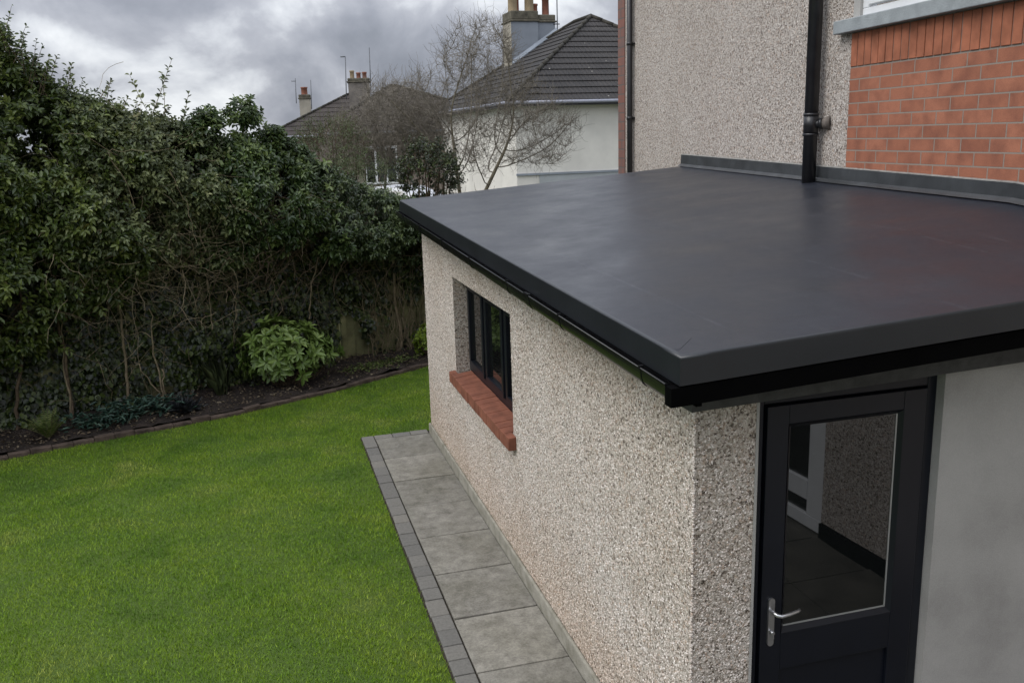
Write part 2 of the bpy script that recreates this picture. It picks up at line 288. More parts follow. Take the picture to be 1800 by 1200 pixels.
# ------------------------------------------------------------------ builders
WL = {}
def wloc(o):
    p = np.zeros(3)
    while o is not None: p = p+np.array(o.location); o = o.parent
    return p
def tag(o, label=None, cat=None, group=None, kind=None):
    if label: o['label'] = label
    if cat: o['category'] = cat
    if group: o['group'] = group
    if kind: o['kind'] = kind
    return o
def thing(name, label, cat, loc, group=None):
    o = bpy.data.objects.new(name, None); COL.objects.link(o); o.location = tuple(float(a) for a in loc); o.empty_display_size = .2
    return tag(o, label, cat, group)
class MB:
    """collects faces in world coordinates; build() links one mesh object"""
    def __init__(s): s.v = []; s.f = []; s.uv = {}; s.a = []; s.sm = []
    def face(s, pts, uv=None, rnd=0.0, smooth=False):
        i = len(s.v); s.v += [tuple(map(float, q)) for q in pts]; s.f.append(tuple(range(i, i+len(pts)))); s.a += [rnd]*len(pts)
        s.sm.append(smooth)
        if uv: s.uv[len(s.f)-1] = uv
        return s
    def hexa(s, b, t_, rnd=0.0):
        """b, t_: 4 bottom and 4 top points, counter-clockwise from above"""
        i = len(s.v); s.v += [tuple(map(float, q)) for q in list(b)+list(t_)]; s.a += [rnd]*8
        for f in ((3, 2, 1, 0), (4, 5, 6, 7), (0, 1, 5, 4), (1, 2, 6, 5), (2, 3, 7, 6), (3, 0, 4, 7)):
            s.f.append(tuple(i+k for k in f)); s.sm.append(False)
        return s
    def box(s, x0, x1, y0, y1, z0, z1, rnd=0.0):
        return s.hexa([(x0, y0, z0), (x1, y0, z0), (x1, y1, z0), (x0, y1, z0)], [(x0, y0, z1), (x1, y0, z1), (x1, y1, z1), (x0, y1, z1)], rnd)
    def obox(s, O, ex, ey, a0, a1, b0, b1, z0, z1, rnd=0.0):
        O = np.array(O, float); q = lambda a, b, z: O+np.array(ex)*a+np.array(ey)*b+np.array([0, 0, z])
        return s.hexa([q(a0, b0, z0), q(a1, b0, z0), q(a1, b1, z0), q(a0, b1, z0)], [q(a0, b0, z1), q(a1, b0, z1), q(a1, b1, z1), q(a0, b1, z1)], rnd)
    def tube(s, pts, rad, n=12, caps=True, smooth=True, close=False):
        pts = [np.array(p, float) for p in pts]
        if not hasattr(rad, '__len__'): rad = [rad]*len(pts)
        i0 = len(s.v); prev = None
        for k, p in enumerate(pts):
            d = pts[min(k+1, len(pts)-1)]-pts[max(k-1, 0)]; d = d/(np.linalg.norm(d)+1e-9)
            if prev is None:
                a = np.array([0, 0, 1.0]) if abs(d[2]) < .9 else np.array([1.0, 0, 0]); a = np.cross(d, a)
            else: a = prev-d*np.dot(prev, d)
            a = a/np.linalg.norm(a); prev = a; b = np.cross(d, a)
            for j in range(n):
                w = 2*math.pi*j/n; s.v.append(tuple(p+rad[k]*(math.cos(w)*a+math.sin(w)*b))); s.a.append(0.0)
        for k in range(len(pts)-1):
            for j in range(n):
                s.f.append((i0+k*n+j, i0+k*n+(j+1) % n, i0+(k+1)*n+(j+1) % n, i0+(k+1)*n+j)); s.sm.append(smooth)
        if caps:
            s.f.append(tuple(i0+j for j in reversed(range(n)))); s.sm.append(False)
            s.f.append(tuple(i0+(len(pts)-1)*n+j for j in range(n))); s.sm.append(False)
        return s
    def lathe(s, base, prof, n=16):
        """prof: (radius, z) pairs around a vertical axis"""
        return s.tube([np.array(base)+np.array([0, 0, z]) for r, z in prof], [r for r, z in prof], n)
    def build(s, name, m, parent=None, bevel=0.0, seg=2):
        me = bpy.data.meshes.new(name); off = wloc(parent) if parent is not None else np.zeros(3)
        V = np.array(s.v)-off; me.from_pydata([tuple(v) for v in V], [], s.f)
        me.polygons.foreach_set('use_smooth', s.sm)
        if s.uv:
            ul = me.uv_layers.new(name='UVMap')
            for fi, uv in s.uv.items():
                for li, q in zip(me.polygons[fi].loop_indices, uv): ul.data[li].uv = q
        at = me.attributes.new('rnd', 'FLOAT', 'POINT'); at.data.foreach_set('value', np.array(s.a, np.float32))
        me.materials.append(m); o = bpy.data.objects.new(name, me); COL.objects.link(o); o.parent = parent
        if bevel:
            b = o.modifiers.new('bevel', 'BEVEL'); b.width = bevel; b.segments = seg; b.limit_method = 'ANGLE'; b.angle_limit = RD(40)
        return o
def bulk(name, V, nper, faces, rnd, m, parent=None):
    """V: (N*nper,3); faces: list of index tuples inside one item (all same length)"""
    N = len(V)//nper; F = np.array(faces, np.int64); k = F.shape[1]
    idx = (F[None]+(np.arange(N)*nper)[:, None, None]).reshape(-1)
    off = wloc(parent) if parent is not None else np.zeros(3)
    me = bpy.data.meshes.new(name); me.vertices.add(len(V)); me.vertices.foreach_set('co', (V-off).astype(np.float32).ravel())
    nf = N*len(F); me.loops.add(nf*k); me.loops.foreach_set('vertex_index', idx.astype(np.int32))
    me.polygons.add(nf); me.polygons.foreach_set('loop_start', np.arange(0, nf*k, k, dtype=np.int32)); me.polygons.foreach_set('loop_total', np.full(nf, k, np.int32))
    at = me.attributes.new('rnd', 'FLOAT', 'POINT'); at.data.foreach_set('value', np.repeat(np.asarray(rnd), nper).astype(np.float32))
    me.update(calc_edges=True); me.materials.append(m)
    o = bpy.data.objects.new(name, me); COL.objects.link(o); o.parent = parent; return o
def nrmz(a): return a/(np.linalg.norm(a, axis=-1, keepdims=True)+1e-9)
def leaves(name, P, D, Nn, S, asp, m, parent=None, rnd=None, fold=.25, curl=.15):
    P = np.asarray(P); D = nrmz(np.asarray(D)); side = nrmz(np.cross(D, Nn)); Nn = nrmz(np.cross(side, D)); S = np.asarray(S)[:, None]; w = S*asp
    b = P; l1 = P+D*S*.30-side*w*.42+Nn*w*fold; l2 = P+D*S*.68-side*w*.40+Nn*w*(fold-.05); tip = P+D*S-Nn*S*curl
    r1 = P+D*S*.30+side*w*.42+Nn*w*fold; r2 = P+D*S*.68+side*w*.40+Nn*w*(fold-.05)
    V = np.stack([b, l1, l2, tip, r2, r1], 1).reshape(-1, 3)
    if rnd is None: rnd = rng.random(len(P))
    return bulk(name, V, 6, [(0, 1, 2, 3), (0, 3, 4, 5)], rnd, m, parent)
def tubes(name, paths, m, parent=None, n=3):
    """paths: list of (pts array, radii array) -> one mesh of thin tubes"""
    Vs = []; Fs = []; c = 0
    for pts, rad in paths:
        pts = np.asarray(pts, float); k = len(pts)
        d = np.gradient(pts, axis=0); d = nrmz(d); ref = np.array([.31, .52, .79]); a = nrmz(np.cross(d, ref)); b = np.cross(d, a)
        ang = np.arange(n)*2*math.pi/n
        ring = pts[:, None]+np.asarray(rad)[:, None, None]*(np.cos(ang)[None, :, None]*a[:, None]+np.sin(ang)[None, :, None]*b[:, None])
        Vs.append(ring.reshape(-1, 3))
        i = np.arange(k-1)[:, None]*n; j = np.arange(n)[None]; j2 = (j+1) % n
        Fs.append(np.stack([i+j, i+j2, i+n+j2, i+n+j], -1).reshape(-1, 4)+c); c += k*n
    V = np.concatenate(Vs); F = np.concatenate(Fs)
    off = wloc(parent) if parent is not None else np.zeros(3)
    me = bpy.data.meshes.new(name); me.vertices.add(len(V)); me.vertices.foreach_set('co', (V-off).astype(np.float32).ravel())
    me.loops.add(F.size); me.loops.foreach_set('vertex_index', F.astype(np.int32).ravel()); me.polygons.add(len(F))
    me.polygons.foreach_set('loop_start', np.arange(0, F.size, 4, dtype=np.int32)); me.polygons.foreach_set('loop_total', np.full(len(F), 4, np.int32))
    me.update(calc_edges=True); me.materials.append(m); me.polygons.foreach_set('use_smooth', np.ones(len(F), bool))
    o = bpy.data.objects.new(name, me); COL.objects.link(o); o.parent = parent; return o
def ray(px): return RT*(px[0]-900)-UP*(px[1]-600)+FW*FPX
def on_plane(px, O, n):
    d = ray(px); O = np.array(O, float); n = np.array(n, float); return CAM+d*(((O-CAM)@n)/(d@n))
def at_depth(px, dep): return CAM+ray(px)/FPX*dep
def proj(P):
    d = np.asarray(P)-CAM; z = d@FW; return np.stack([900+FPX*(d@RT)/z, 600-FPX*(d@UP)/z, z], -1)

# ================================================================== SETTING: ground
g = MB(); g.face([(-300, -60, -.03), (300, -60, -.03), (300, 500, -.03), (-300, 500, -.03)])
tag(g.build('ground', M['subsoil']), kind='structure')
EDGE = np.array([(-9, 5.75), (-6.5, 6.45), (-4.54, 7.05), (-3.45, 7.39), (-2.15, 7.80), (-.87, 8.43), (.48, 9.26), (1.6, 9.93), (4, 11.2)])
g = MB()
for i in range(len(EDGE)-1):
    a, b = EDGE[i], EDGE[i+1]; g.face([(a[0], -8, 0), (b[0], -8, 0), (b[0], b[1], 0), (a[0], a[1], 0)])
tag(g.build('lawn', M['lawn']), kind='structure')
# ------------------------------------------------------------------ path of slabs and setts
LN = 6.26; X1, X2 = -.632, -.768
g = MB(); g.box(X2-.015, -.005, -6, LN+.145, -.02, .006); tag(g.build('path_bed', M['joint']), kind='structure')
g = MB(); y = LN; k = 0
while y > -5.5:
    h = .024+random.uniform(-.003, .003); h2 = h+random.uniform(-.003, .003)
    x0, x1, y0, y1 = X1+.005+random.uniform(0, .003), -.03, y-.668+.006, y-.006
    g.hexa([(x0, y0, 0), (x1, y0, 0), (x1, y1, 0), (x0, y1, 0)], [(x0, y0, h), (x1, y0, h2), (x1, y1, h), (x0, y1, h2)], random.random()); y -= .668
tag(g.build('path', M['slab'], bevel=.005), kind='structure')
g = MB(); y = LN+.135
while y > -5.5:
    l = random.choice((.17, .2, .2, .23)); h = .022+random.uniform(-.004, .004)
    g.box(X2+random.uniform(-.004, .004), X1-.006, y-l+.004, y-.003, 0, h, random.random()); y -= l
x = X1
while x < -.12:
    l = .2; g.box(x+.003, min(x+l, -.03)-.003, LN+.006, LN+.135, 0, .022+random.uniform(-.003, .003), random.random()); x += l
tag(g.build('path_edging', M['sett'], bevel=.006), kind='structure')
# ------------------------------------------------------------------ brick lawn edging and flower bed
def fence_y(x): return 9.9+(x+.6)*.443
def poly_at(P, s):
    d = np.linalg.norm(np.diff(P, axis=0), axis=1); c = np.concatenate([[0], np.cumsum(d)])
    return np.array([np.interp(s, c, P[:, 0]), np.interp(s, c, P[:, 1])]), c[-1]
g = MB(); s_ = 0; tot = poly_at(EDGE, 0)[1]
while s_ < tot-.3:
    l = .215; a, _ = poly_at(EDGE, s_+.002); b, _ = poly_at(EDGE, s_+l-.002); d = (b-a)/np.linalg.norm(b-a); n = np.array([-d[1], d[0]])
    j = n*random.uniform(-.008, .008); a = a+j; b = b+j; w = .09; h = .05+random.uniform(-.012, .012); h2 = h+random.uniform(-.008, .008)
    g.hexa([(*a, -.02), (*b, -.02), (*(b+n*w), -.02), (*(a+n*w), -.02)], [(*a, h), (*b, h2), (*(b+n*w), h2), (*(a+n*w), h)]); s_ += l
tag(g.build('lawn_edging', M['edgebrick'], bevel=.006), kind='structure')
g = MB(); N = 160; Mx = 14
vv = {}
for i in range(N+1):
    x = -9+13*i/N; ye = np.interp(x, EDGE[:, 0], EDGE[:, 1])+.09
    for j in range(Mx+1):
        yy = ye+(fence_y(x)+.15-ye)*j/Mx
        vv[i, j] = (x, yy, .055+.05*j/Mx+.025*math.sin(7*x+3*yy)*math.sin(5*yy-2*x)+random.uniform(-.01, .012))
for i in range(N):
    for j in range(Mx): g.face([vv[i, j], vv[i+1, j], vv[i+1, j+1], vv[i, j+1]], smooth=True)
tag(g.build('flower_bed_soil', M['soil']), kind='structure')

# ------------------------------------------------------------------ grass
def make_grass():
    n = 760000
    P = np.stack([rng.uniform(-7, 1.6, n), rng.uniform(.2, 9.6, n)], 1)
    ye = np.interp(P[:, 0], EDGE[:, 0], EDGE[:, 1])
    ok = (P[:, 1] < ye-.0) & ~((P[:, 0] > X2-.012) & (P[:, 1] < LN+.14)) & ~((P[:, 0] > -.02) & (P[:, 1] < LN+.05))
    P = P[ok]; z = np.zeros(len(P)); q = proj(np.c_[P, z]); ok = (q[:, 0] > -250) & (q[:, 0] < 1100) & (q[:, 1] < 1420); P = P[ok]; n = len(P)
    lump = np.sin(P[:, 0]*3.1+1)*np.sin(P[:, 1]*2.7)+.6*np.sin(P[:, 0]*7.3+P[:, 1]*5.1)
    h = rng.uniform(.012, .028, n)*(1+.18*lump); a = rng.uniform(0, 2*math.pi, n); w = rng.uniform(.0014, .0028, n)
    lean = rng.uniform(.2, 1.1, n)*h; la = rng.uniform(0, 2*math.pi, n)+.8*np.sin(P[:, 0]*2+P[:, 1])
    base = np.c_[P, np.full(n, 0.0)]; s = np.c_[np.cos(a), np.sin(a), np.zeros(n)]*w[:, None]
    tip = base+np.c_[np.cos(la)*lean, np.sin(la)*lean, h]
    V = np.stack([base-s, base+s, tip], 1).reshape(-1, 3)
    return bulk('grass', V, 3, [(0, 1, 2)], rng.random(n), M['grass'])
tag(make_grass(), 'short green lawn grass beside the slab path', 'grass', kind='stuff')

# ================================================================== EXTENSION
ext = thing('flat_roof_extension', 'pebbledashed single-storey extension with black flat roof, window and glazed door', 'extension', (0, 0, 0))
HANG = RD(3.89325); HO = np.array([3.048, 6.288, 0]); HD = np.array([math.sin(HANG), math.cos(HANG), 0]); HN = np.array([math.cos(HANG), -math.sin(HANG), 0])
def hx(y): return 3.048+math.tan(HANG)*(y-6.288)
WT = 2.30                               # wall top, hidden under the roof
WY0, WY1, WZ0, WZ1 = 2.845, 4.78, 1.095, 1.985
DX0, DX1, DZ = .305, 1.252, 2.118
w = MB()
# left wall (x = 0) around the window, with reveal
RV = .13
for (y0, y1, z0, z1) in ((-.001, WY0, .0, WT), (WY1, 6.26, .0, WT), (WY0, WY1, .0, 1.0), (WY0, WY1, WZ1, WT)):
    w.face([(0, y0, z0), (0, y0, z1), (0, y1, z1), (0, y1, z0)])
w.face([(0, WY1, 1.0), (0, WY1, WZ1), (RV+.08, WY1, WZ1), (RV+.08, WY1, 1.0)]); w.face([(0, WY0, 1.0), (RV+.08, WY0, 1.0), (RV+.08, WY0, WZ1), (0, WY0, WZ1)])
w.face([(0, WY0, WZ1), (RV+.08, WY0, WZ1), (RV+.08, WY1, WZ1), (0, WY1, WZ1)]); w.face([(0, WY0, 1.0), (0, WY1, 1.0), (RV+.08, WY1, 1.0), (RV+.08, WY0, 1.0)])
w.face([(0, 6.26, 0), (0, 6.26, WT), (3.0, 6.26, WT), (3.0, 6.26, 0)])
# front wall left of the door
w.face([(0, 0, 0), (DX0-.014, 0, 0), (DX0-.014, 0, WT), (0, 0, WT)])
w.build('pebbledash_wall', M['dash'], ext)
def pebbles():
    def cloud(n, f):
        u_ = rng.random(n); v_ = rng.random(n); return f(u_, v_)
    n1_ = 76000; y = rng.uniform(0, 6.26, n1_); z = rng.uniform(.13, 2.42, n1_); ok = ~((y > WY0-.004) & (y < WY1+.004) & (z > .985) & (z < WZ1+.004)) & ~((z > .98) & (z < 1.09) & (y > WY0-.08) & (y < WY1+.065)); y, z = y[ok], z[ok]
    P1 = np.c_[np.zeros(len(y)), y, z]; N1 = np.tile([-1.0, 0, 0], (len(y), 1))
    x = rng.uniform(0, DX0-.018, 4200); z = rng.uniform(.13, 2.13, 4200); P2 = np.c_[x, np.zeros(4200), z]; N2 = np.tile([0, -1.0, 0], (4200, 1))
    z = rng.uniform(.13, 2.2, 900); P3 = np.c_[rng.normal(0, .002, 900), rng.normal(0, .002, 900), z]; N3 = np.tile([-.7, -.7, 0], (900, 1))
    P = np.concatenate([P1, P2, P3]); Nn = np.concatenate([N1, N2, N3]); n = len(P)
    a = nrmz(np.cross(Nn, rng.normal(0, 1, (n, 3)))); b = np.cross(Nn, a); r1 = rng.uniform(.0028, .0072, n)[:, None]; r2 = r1*rng.uniform(.45, .9, n)[:, None]; hh = r2*rng.uniform(.5, .9, n)[:, None]
    k = .72; V = np.stack([P+Nn*hh]+[P+a*r1*math.cos(t_)+b*r2*math.sin(t_) for t_ in np.arange(6)*math.pi/3]+[P+Nn*hh*.75+(a*r1*math.cos(t_)+b*r2*math.sin(t_))*.6 for t_ in np.arange(6)*math.pi/3], 1).reshape(-1, 3)
    F = [(1+i, 1+(i+1) % 6, 7+(i+1) % 6, 7+i) for i in range(6)]+[(0, 7+i, 7+(i+1) % 6, 7+(i+2) % 6) for i in (0, 2, 4)]
    o = bulk('pebble_dash', V, 13, F, rng.random(n), M['pebble'], ext); o['kind'] = 'stuff'
m, t = mat('pebble_stones'); rn = t.node('ShaderNodeAttribute', attribute_name='rnd')
cc_ = t.ramp(rn.outputs['Fac'], [(0, (.64, .565, .515)), (.25, (.74, .675, .63)), (.48, (.55, .48, .43)), (.66, (.82, .765, .725)), (.78, (.38, .315, .26)), (.86, (.52, .41, .335)), (.935, (.24, .20, .175)), (.975, (.11, .09, .08))], 'CONSTANT')
st_ = t.ramp(t.noise(t.mapping(t.co, (1, 1, .75)), 1.5, 6, .62), [(.34, (.91, .885, .855)), (.6, (1, 1, 1))]); setin(t, 'Base Color', dirt(t, t.mix(1, cc_, st_, 'MULTIPLY'))); setin(t, 'Roughness', .7); M['pebble'] = m
pebbles()
w = MB(); w.box(DX0-.0135, DX0, -.002, .10, 0, DZ+.06); w.build('door_edge_bead', M['render'], ext)
w = MB(); w.box(DX1, 2.7, -.001, .14, 0, WT-.001); w.box(DX0-.013, DX1, .03, .14, DZ+.003, WT-.001); w.build('rendered_wall', M['render'], ext)
w = MB(); w.box(-.026, -.001, -.0, 6.285, 0, .135); w.box(-.026, 0, -.026, -.0, 0, .135); w.box(0, DX0-.02, -.026, -.0015, 0, .135); w.build('plinth', M['plinth'], ext, bevel=.01)
# roof: measured corners, slight fall towards the gutter
NL, FL, FR = np.array([-.225, -.318, 2.42]), np.array([-.215, 6.28, 2.603]), np.array([3.048, 6.288, 2.832])
NR = np.array([hx(-.335), -.335, 2.578])
MIDW = np.array([hx(1.092), 1.092, 2.753])
def roofz(u, v):
    """u 0..1 left to house wall, v 0..1 near to far"""
    a = NL*(1-u)+NR*u; b = FL*(1-u)+FR*u; p = a*(1-v)+b*v
    # the surface rises a little faster behind the front edge, next to the house wall
    vm_ = (1.092+.335)/(6.288+.335); lin = NR[2]*(1-vm_)+FR[2]*vm_; kink = MIDW[2]-lin
    tri = v/vm_ if v < vm_ else (1-v)/(1-vm_)
    p = p.copy(); p[2] += kink*max(0, tri)*u**1.5; return p
r = MB(); NU, NV = 24, 40; E_ = .013
def inset(u, v):  # keep the rounded rim free
    return roofz(u, v)
uL = E_/3.0; vN = E_/6.6
us = [uL+(1-uL)*i/NU for i in range(NU+1)]; vs = [vN+(1-2*vN)*j/NV for j in range(NV+1)]
for i in range(NU):
    for j in range(NV): r.face([roofz(us[i], vs[j]), roofz(us[i+1], vs[j]), roofz(us[i+1], vs[j+1]), roofz(us[i], vs[j+1])], smooth=True)
top = r.build('roof_membrane', M['membrane'], ext)
FT = .116
def rim(pts_in, outdir, name):
    """rounded rim and vertical face following the edge; pts_in: inner line points"""
    g = MB(); prof = [(0, 0)]+[(E_*math.sin(a), -E_*(1-math.cos(a))) for a in (RD(22), RD(45), RD(67), RD(90))]+[(E_, -E_-.0015), (E_+.002, -FT*.5), (E_+.004, -FT), (E_-.02, -FT), (E_-.03, -FT+.01)]
    for k in range(len(pts_in)-1):
        for q in range(len(prof)-1):
            (o0, z0), (o1, z1) = prof[q], prof[q+1]
            d0 = outdir[k]; d1 = outdir[k+1]
            P = [pts_in[k]+d0*o0+np.array([0, 0, z0]), pts_in[k+1]+d1*o0+np.array([0, 0, z0]), pts_in[k+1]+d1*o1+np.array([0, 0, z1]), pts_in[k]+d0*o1+np.array([0, 0, z1])]
            g.face(P[::-1], smooth=q < 5)
    return g
left = [roofz(uL, v) for v in vs]; front = [roofz(u, vN) for u in us]; far = [roofz(u, 1-vN) for u in us]
Lo = np.array([-1.0, 0, 0]); Fo = np.array([0, -1.0, 0]); Bo = np.array([0, 1.0, 0])
g = rim(left[::-1], [np.array([-1, 1, 0])]+[Lo]*(len(left)-2)+[np.array([-1, -1, 0])], 'x'); g2 = rim(front, [np.array([-1, -1, 0])]+[Fo]*(len(front)-1), 'x')
g3 = rim(far[::-1], [Bo]*(len(far)-1)+[np.array([-1, 1, 0])], 'x')
for gg, nm in ((g, 'left'), (g2, 'front'), (g3, 'far')):
    pass
for q in (g2, g3):
    o_ = len(g.v); g.v += q.v; g.a += q.a; g.f += [tuple(i+o_ for i in f) for f in q.f]; g.sm += q.sm
rimo = g.build('roof_edge_trim', M['fascia'], ext)
wl_ = rimo.modifiers.new('weld', 'WELD'); wl_.merge_threshold = .0005
# corner lap of the membrane and welded seams (thin raised laps)
g = MB()
def lap(P0, P1, wd=.05, up=.0012, n=14):
    """P0,P1 in (u,v); raised strip lying on the roof"""
    P0 = np.array(P0); P1 = np.array(P1)
    for k in range(n):
        a = P0+(P1-P0)*k/n; b = P0+(P1-P0)*(k+1)/n; A = roofz(*a); B = roofz(*b); d = (B-A); d[2] = 0; d = d/np.linalg.norm(d); nn2 = np.array([-d[1], d[0], 0])
        A1, B1 = A+nn2*wd, B+nn2*wd
        up_ = np.array([0, 0, up]); g.face([A+up_, B+up_, B1+up_*.4, A1+up_*.4]); g.face([A-up_*.3, B-up_*.3, B+up_, A+up_])
lap((.012, .012), (.05, .03), .018)
g.build('corner_patch', M['membrane'], ext)
# gutter along the left edge
gt = MB(); R_ = .056; n = 14; A = np.array([-.203, -.262, 2.300]); B = np.array([-.195, 6.30, 2.487]); dirg = (B-A)/np.linalg.norm(B-A)
ys = np.linspace(0, 1, 45)
def gp(t_, ang, rr):
    P = A+(B-A)*t_; c_, s_q = math.cos(ang), math.sin(ang)
    return P+np.array([rr*math.copysign(abs(c_)**.55, c_), 0, -rr*1.38*abs(s_q)**.85 if abs(s_q) > 1e-6 else 0])
angs = [math.pi+math.pi*i/n for i in range(n+1)]
for i in range(len(ys)-1):
    for k in range(n):
        for rr, fl in ((R_, 0), (R_-.004, 1)):
            f = [gp(ys[i], angs[k], rr), gp(ys[i+1], angs[k], rr), gp(ys[i+1], angs[k+1], rr), gp(ys[i], angs[k+1], rr)]
            gt.face(f if not fl else f[::-1], smooth=True)
gt.face([gp(0, a, R_) for a in angs]); gt.face([gp(1, a, R_) for a in angs][::-1])
gt.tube([gp(0, math.pi, R_), gp(1, math.pi, R_)], .005, 6); gt.tube([gp(0, 0, R_), gp(1, 0, R_)], .004, 6)
gut = gt.build('gutter', M['black'], ext)
def bracket(tc_, wide=.014):
    b = MB(); rr = R_+.0025
    for k in range(n):
        a0, a1 = angs[k], angs[k+1]; dt = wide/6.6
        o0, o1, i0, i1 = gp(tc_, a0, rr), gp(tc_, a1, rr), gp(tc_+dt, a0, rr), gp(tc_+dt, a1, rr)
        b.face([o0, i0, i1, o1], smooth=True); b.face([gp(tc_, a0, R_), o0, o1, gp(tc_, a1, R_)]); b.face([gp(tc_+dt, a0, R_), gp(tc_+dt, a1, R_), i1, i0])
    p = gp(tc_, math.pi, rr); b.box(p[0]-.004, p[0]+.014, p[1], p[1]+wide, p[2]-.004, p[2]+.012); return b
for tt in (.035, .19, .34, .49, .64, .79, .94): bracket(tt).build('gutter_bracket', M['black'], gut)
bracket(.27, .09).build('gutter_joint', M['black'], gut)
# boards below the roof edge
g = MB(); z0n, z0f = 2.215, 2.40
g.hexa([(-.135, -.27, 2.20), (-.11, -.27, 2.20), (-.11, 6.27, 2.38), (-.135, 6.27, 2.38)], [(-.135, -.27, 2.36), (-.11, -.27, 2.36), (-.11, 6.27, 2.56), (-.135, 6.27, 2.56)])
g.hexa([(-.11, -.02, 2.205), (.0, -.02, 2.205), (.0, 6.27, 2.385), (-.11, 6.27, 2.385)], [(-.11, -.02, 2.215), (.0, -.02, 2.215), (.0, 6.27, 2.395), (-.11, 6.27, 2.395)])
g.hexa([(-.108, -.262, 2.222), (2.6, -.262, 2.372), (2.6, -.10, 2.372), (-.108, -.10, 2.222)], [(-.108, -.262, 2.36), (2.6, -.262, 2.50), (2.6, -.10, 2.50), (-.108, -.10, 2.36)])
g.hexa([(-.262, -.318, 2.222), (2.6, -.318, 2.372), (2.6, -.2625, 2.372), (-.262, -.2625, 2.222)], [(-.262, -.318, 2.296), (2.6, -.318, 2.45), (2.6, -.2625, 2.45), (-.262, -.2625, 2.296)])
g.build('soffit_board', M['blackmatt'], ext)
g = MB(); g.hexa([(-.066, -.10, 2.118), (2.6, -.10, 2.20), (2.6, -.002, 2.20), (-.066, -.002, 2.118)], [(-.066, -.10, 2.25), (2.6, -.10, 2.385), (2.6, -.002, 2.385), (-.066, -.002, 2.25)])
g.build('head_board', M['strip'], ext, bevel=.003)
# window in the left wall
win = thing_mesh = None
fx = RV
g = MB()
g.box(fx, fx+.07, WY0+.002, WY1-.002, WZ0, WZ0+.062); g.box(fx, fx+.07, WY0+.002, WY1-.002, WZ1-.062, WZ1-.001)
g.box(fx, fx+.07, WY0+.002, WY0+.06, WZ0+.062, WZ1-.062); g.box(fx, fx+.07, WY1-.06, WY1-.002, WZ0+.062, WZ1-.062)
ym = [WY0+.645, WY0+1.29]
for q in ym: g.box(fx, fx+.07, q-.036, q+.036, WZ0+.062, WZ1-.062)
winf = g.build('window', M['anthracite'], ext, bevel=.006)
ed = [WY0+.06, ym[0]-.036, ym[0]+.036, ym[1]-.036, ym[1]+.036, WY1-.06]
for k in range(3):
    y0, y1 = ed[2*k], ed[2*k+1]; a, b = WZ0+.062, WZ1-.062; s = .052; g = MB()
    if k != 1: xo = fx-.016
    else: xo = fx-.016
    g.box(xo, fx+.05, y0+.001, y1-.001, a+.001, a+s); g.box(xo, fx+.05, y0+.001, y1-.001, b-s, b-.001); g.box(xo, fx+.05, y0+.001, y0+s, a+s, b-s); g.box(xo, fx+.05, y1-s, y1-.001, a+s, b-s)
    g.build('sash', M['anthracite'], winf, bevel=.005)
    g = MB(); g.box(fx+.012, fx+.035, y0+s, y1-s, a+s, b-s); g.build('pane', M['glass'], winf)
g = MB(); g.box(fx+.08, fx+.10, WY0, WY1, WZ0, WZ1); g.build('window_backing', M['gasket'], winf)
# brick window sill
g = MB(); gm = MB(); nb = 16; Y0, Y1 = WY0-.075, WY1+.06; st = (Y1-Y0)/nb; tint = [random.random() for _ in range(nb)]
for k in range(nb):
    y0, y1 = Y0+st*k+.003, Y0+st*(k+1)-.003; jz = random.uniform(-.002, .002); jx = random.uniform(-.003, .003); inside = (y0 > WY0 and y1 < WY1)
    xi = fx-.002 if inside else .0
    dz = .022 if inside else .006
    g.hexa([(-.062+jx, y0, .985), (xi, y0, .985), (xi, y1, .985), (-.062+jx, y1, .985)], [(-.062+jx, y0, 1.082+jz), (xi, y0, 1.082+dz+jz), (xi, y1, 1.082+dz+jz), (-.062+jx, y1, 1.082+jz)], random.random())
g.build('window_sill', M['sillbrick'], ext, bevel=.004)
gm.box(-.055, fx-.004, WY0+.003, WY1-.003, .99, 1.076); gm.build('sill_mortar', M['mortar'], ext)
# door
PY = .048
g = MB(); g.box(DX0+.001, DX0+.052, PY, PY+.07, .03, DZ-.003); g.box(DX1-.052, DX1-.001, PY, PY+.07, .03, DZ-.003); g.box(DX0+.052, DX1-.052, PY, PY+.07, DZ-.055, DZ-.003); g.box(DX0+.001, DX1-.001, PY-.02, PY+.07, .0, .03)
door = g.build('door', M['anthracite'], ext, bevel=.004)
g = MB(); g.box(DX0+.05, DX1-.05, PY+.03, PY+.06, .03, DZ-.05); g.build('door_backing', M['gasket'], door)
lx0, lx1, lz0, lz1 = DX0+.062, DX1-.062, .04, DZ-.064; gx0, gx1, gz0, gz1 = .475, 1.068, .955, 1.965
g = MB(); ly0, ly1 = PY-.014, PY+.05
g.box(lx0, gx0-.0, ly0, ly1, lz0, lz1); g.box(gx1, lx1, ly0, ly1, lz0, lz1); g.box(gx0, gx1, ly0, ly1, gz1, lz1); g.box(gx0, gx1, ly0, ly1, .765, gz0); g.box(gx0, gx1, ly0, ly1, lz0, .18)
leaf_ = g.build('door_leaf', M['anthracite'], door, bevel=.003)
g = MB(); g.box(gx0+.001, gx1-.001, ly0+.018, ly1-.01, .18, .765)
pass
g.build('door_panel', M['anthracite'], door, bevel=.002)
g = MB()                                    # glazing bead with a sloped face, then gasket, spacer and glass
def bead(o_, i_, y0, y1, z_pair):
    (ox0, ox1, oz0, oz1), (ix0, ix1, iz0, iz1) = o_, i_
    O4 = [(ox0, y0, oz0), (ox1, y0, oz0), (ox1, y0, oz1), (ox0, y0, oz1)]; I4 = [(ix0, y1, iz0), (ix1, y1, iz0), (ix1, y1, iz1), (ix0, y1, iz1)]
    for k in range(4): z_pair.face([O4[k], O4[(k+1) % 4], I4[(k+1) % 4], I4[k]])
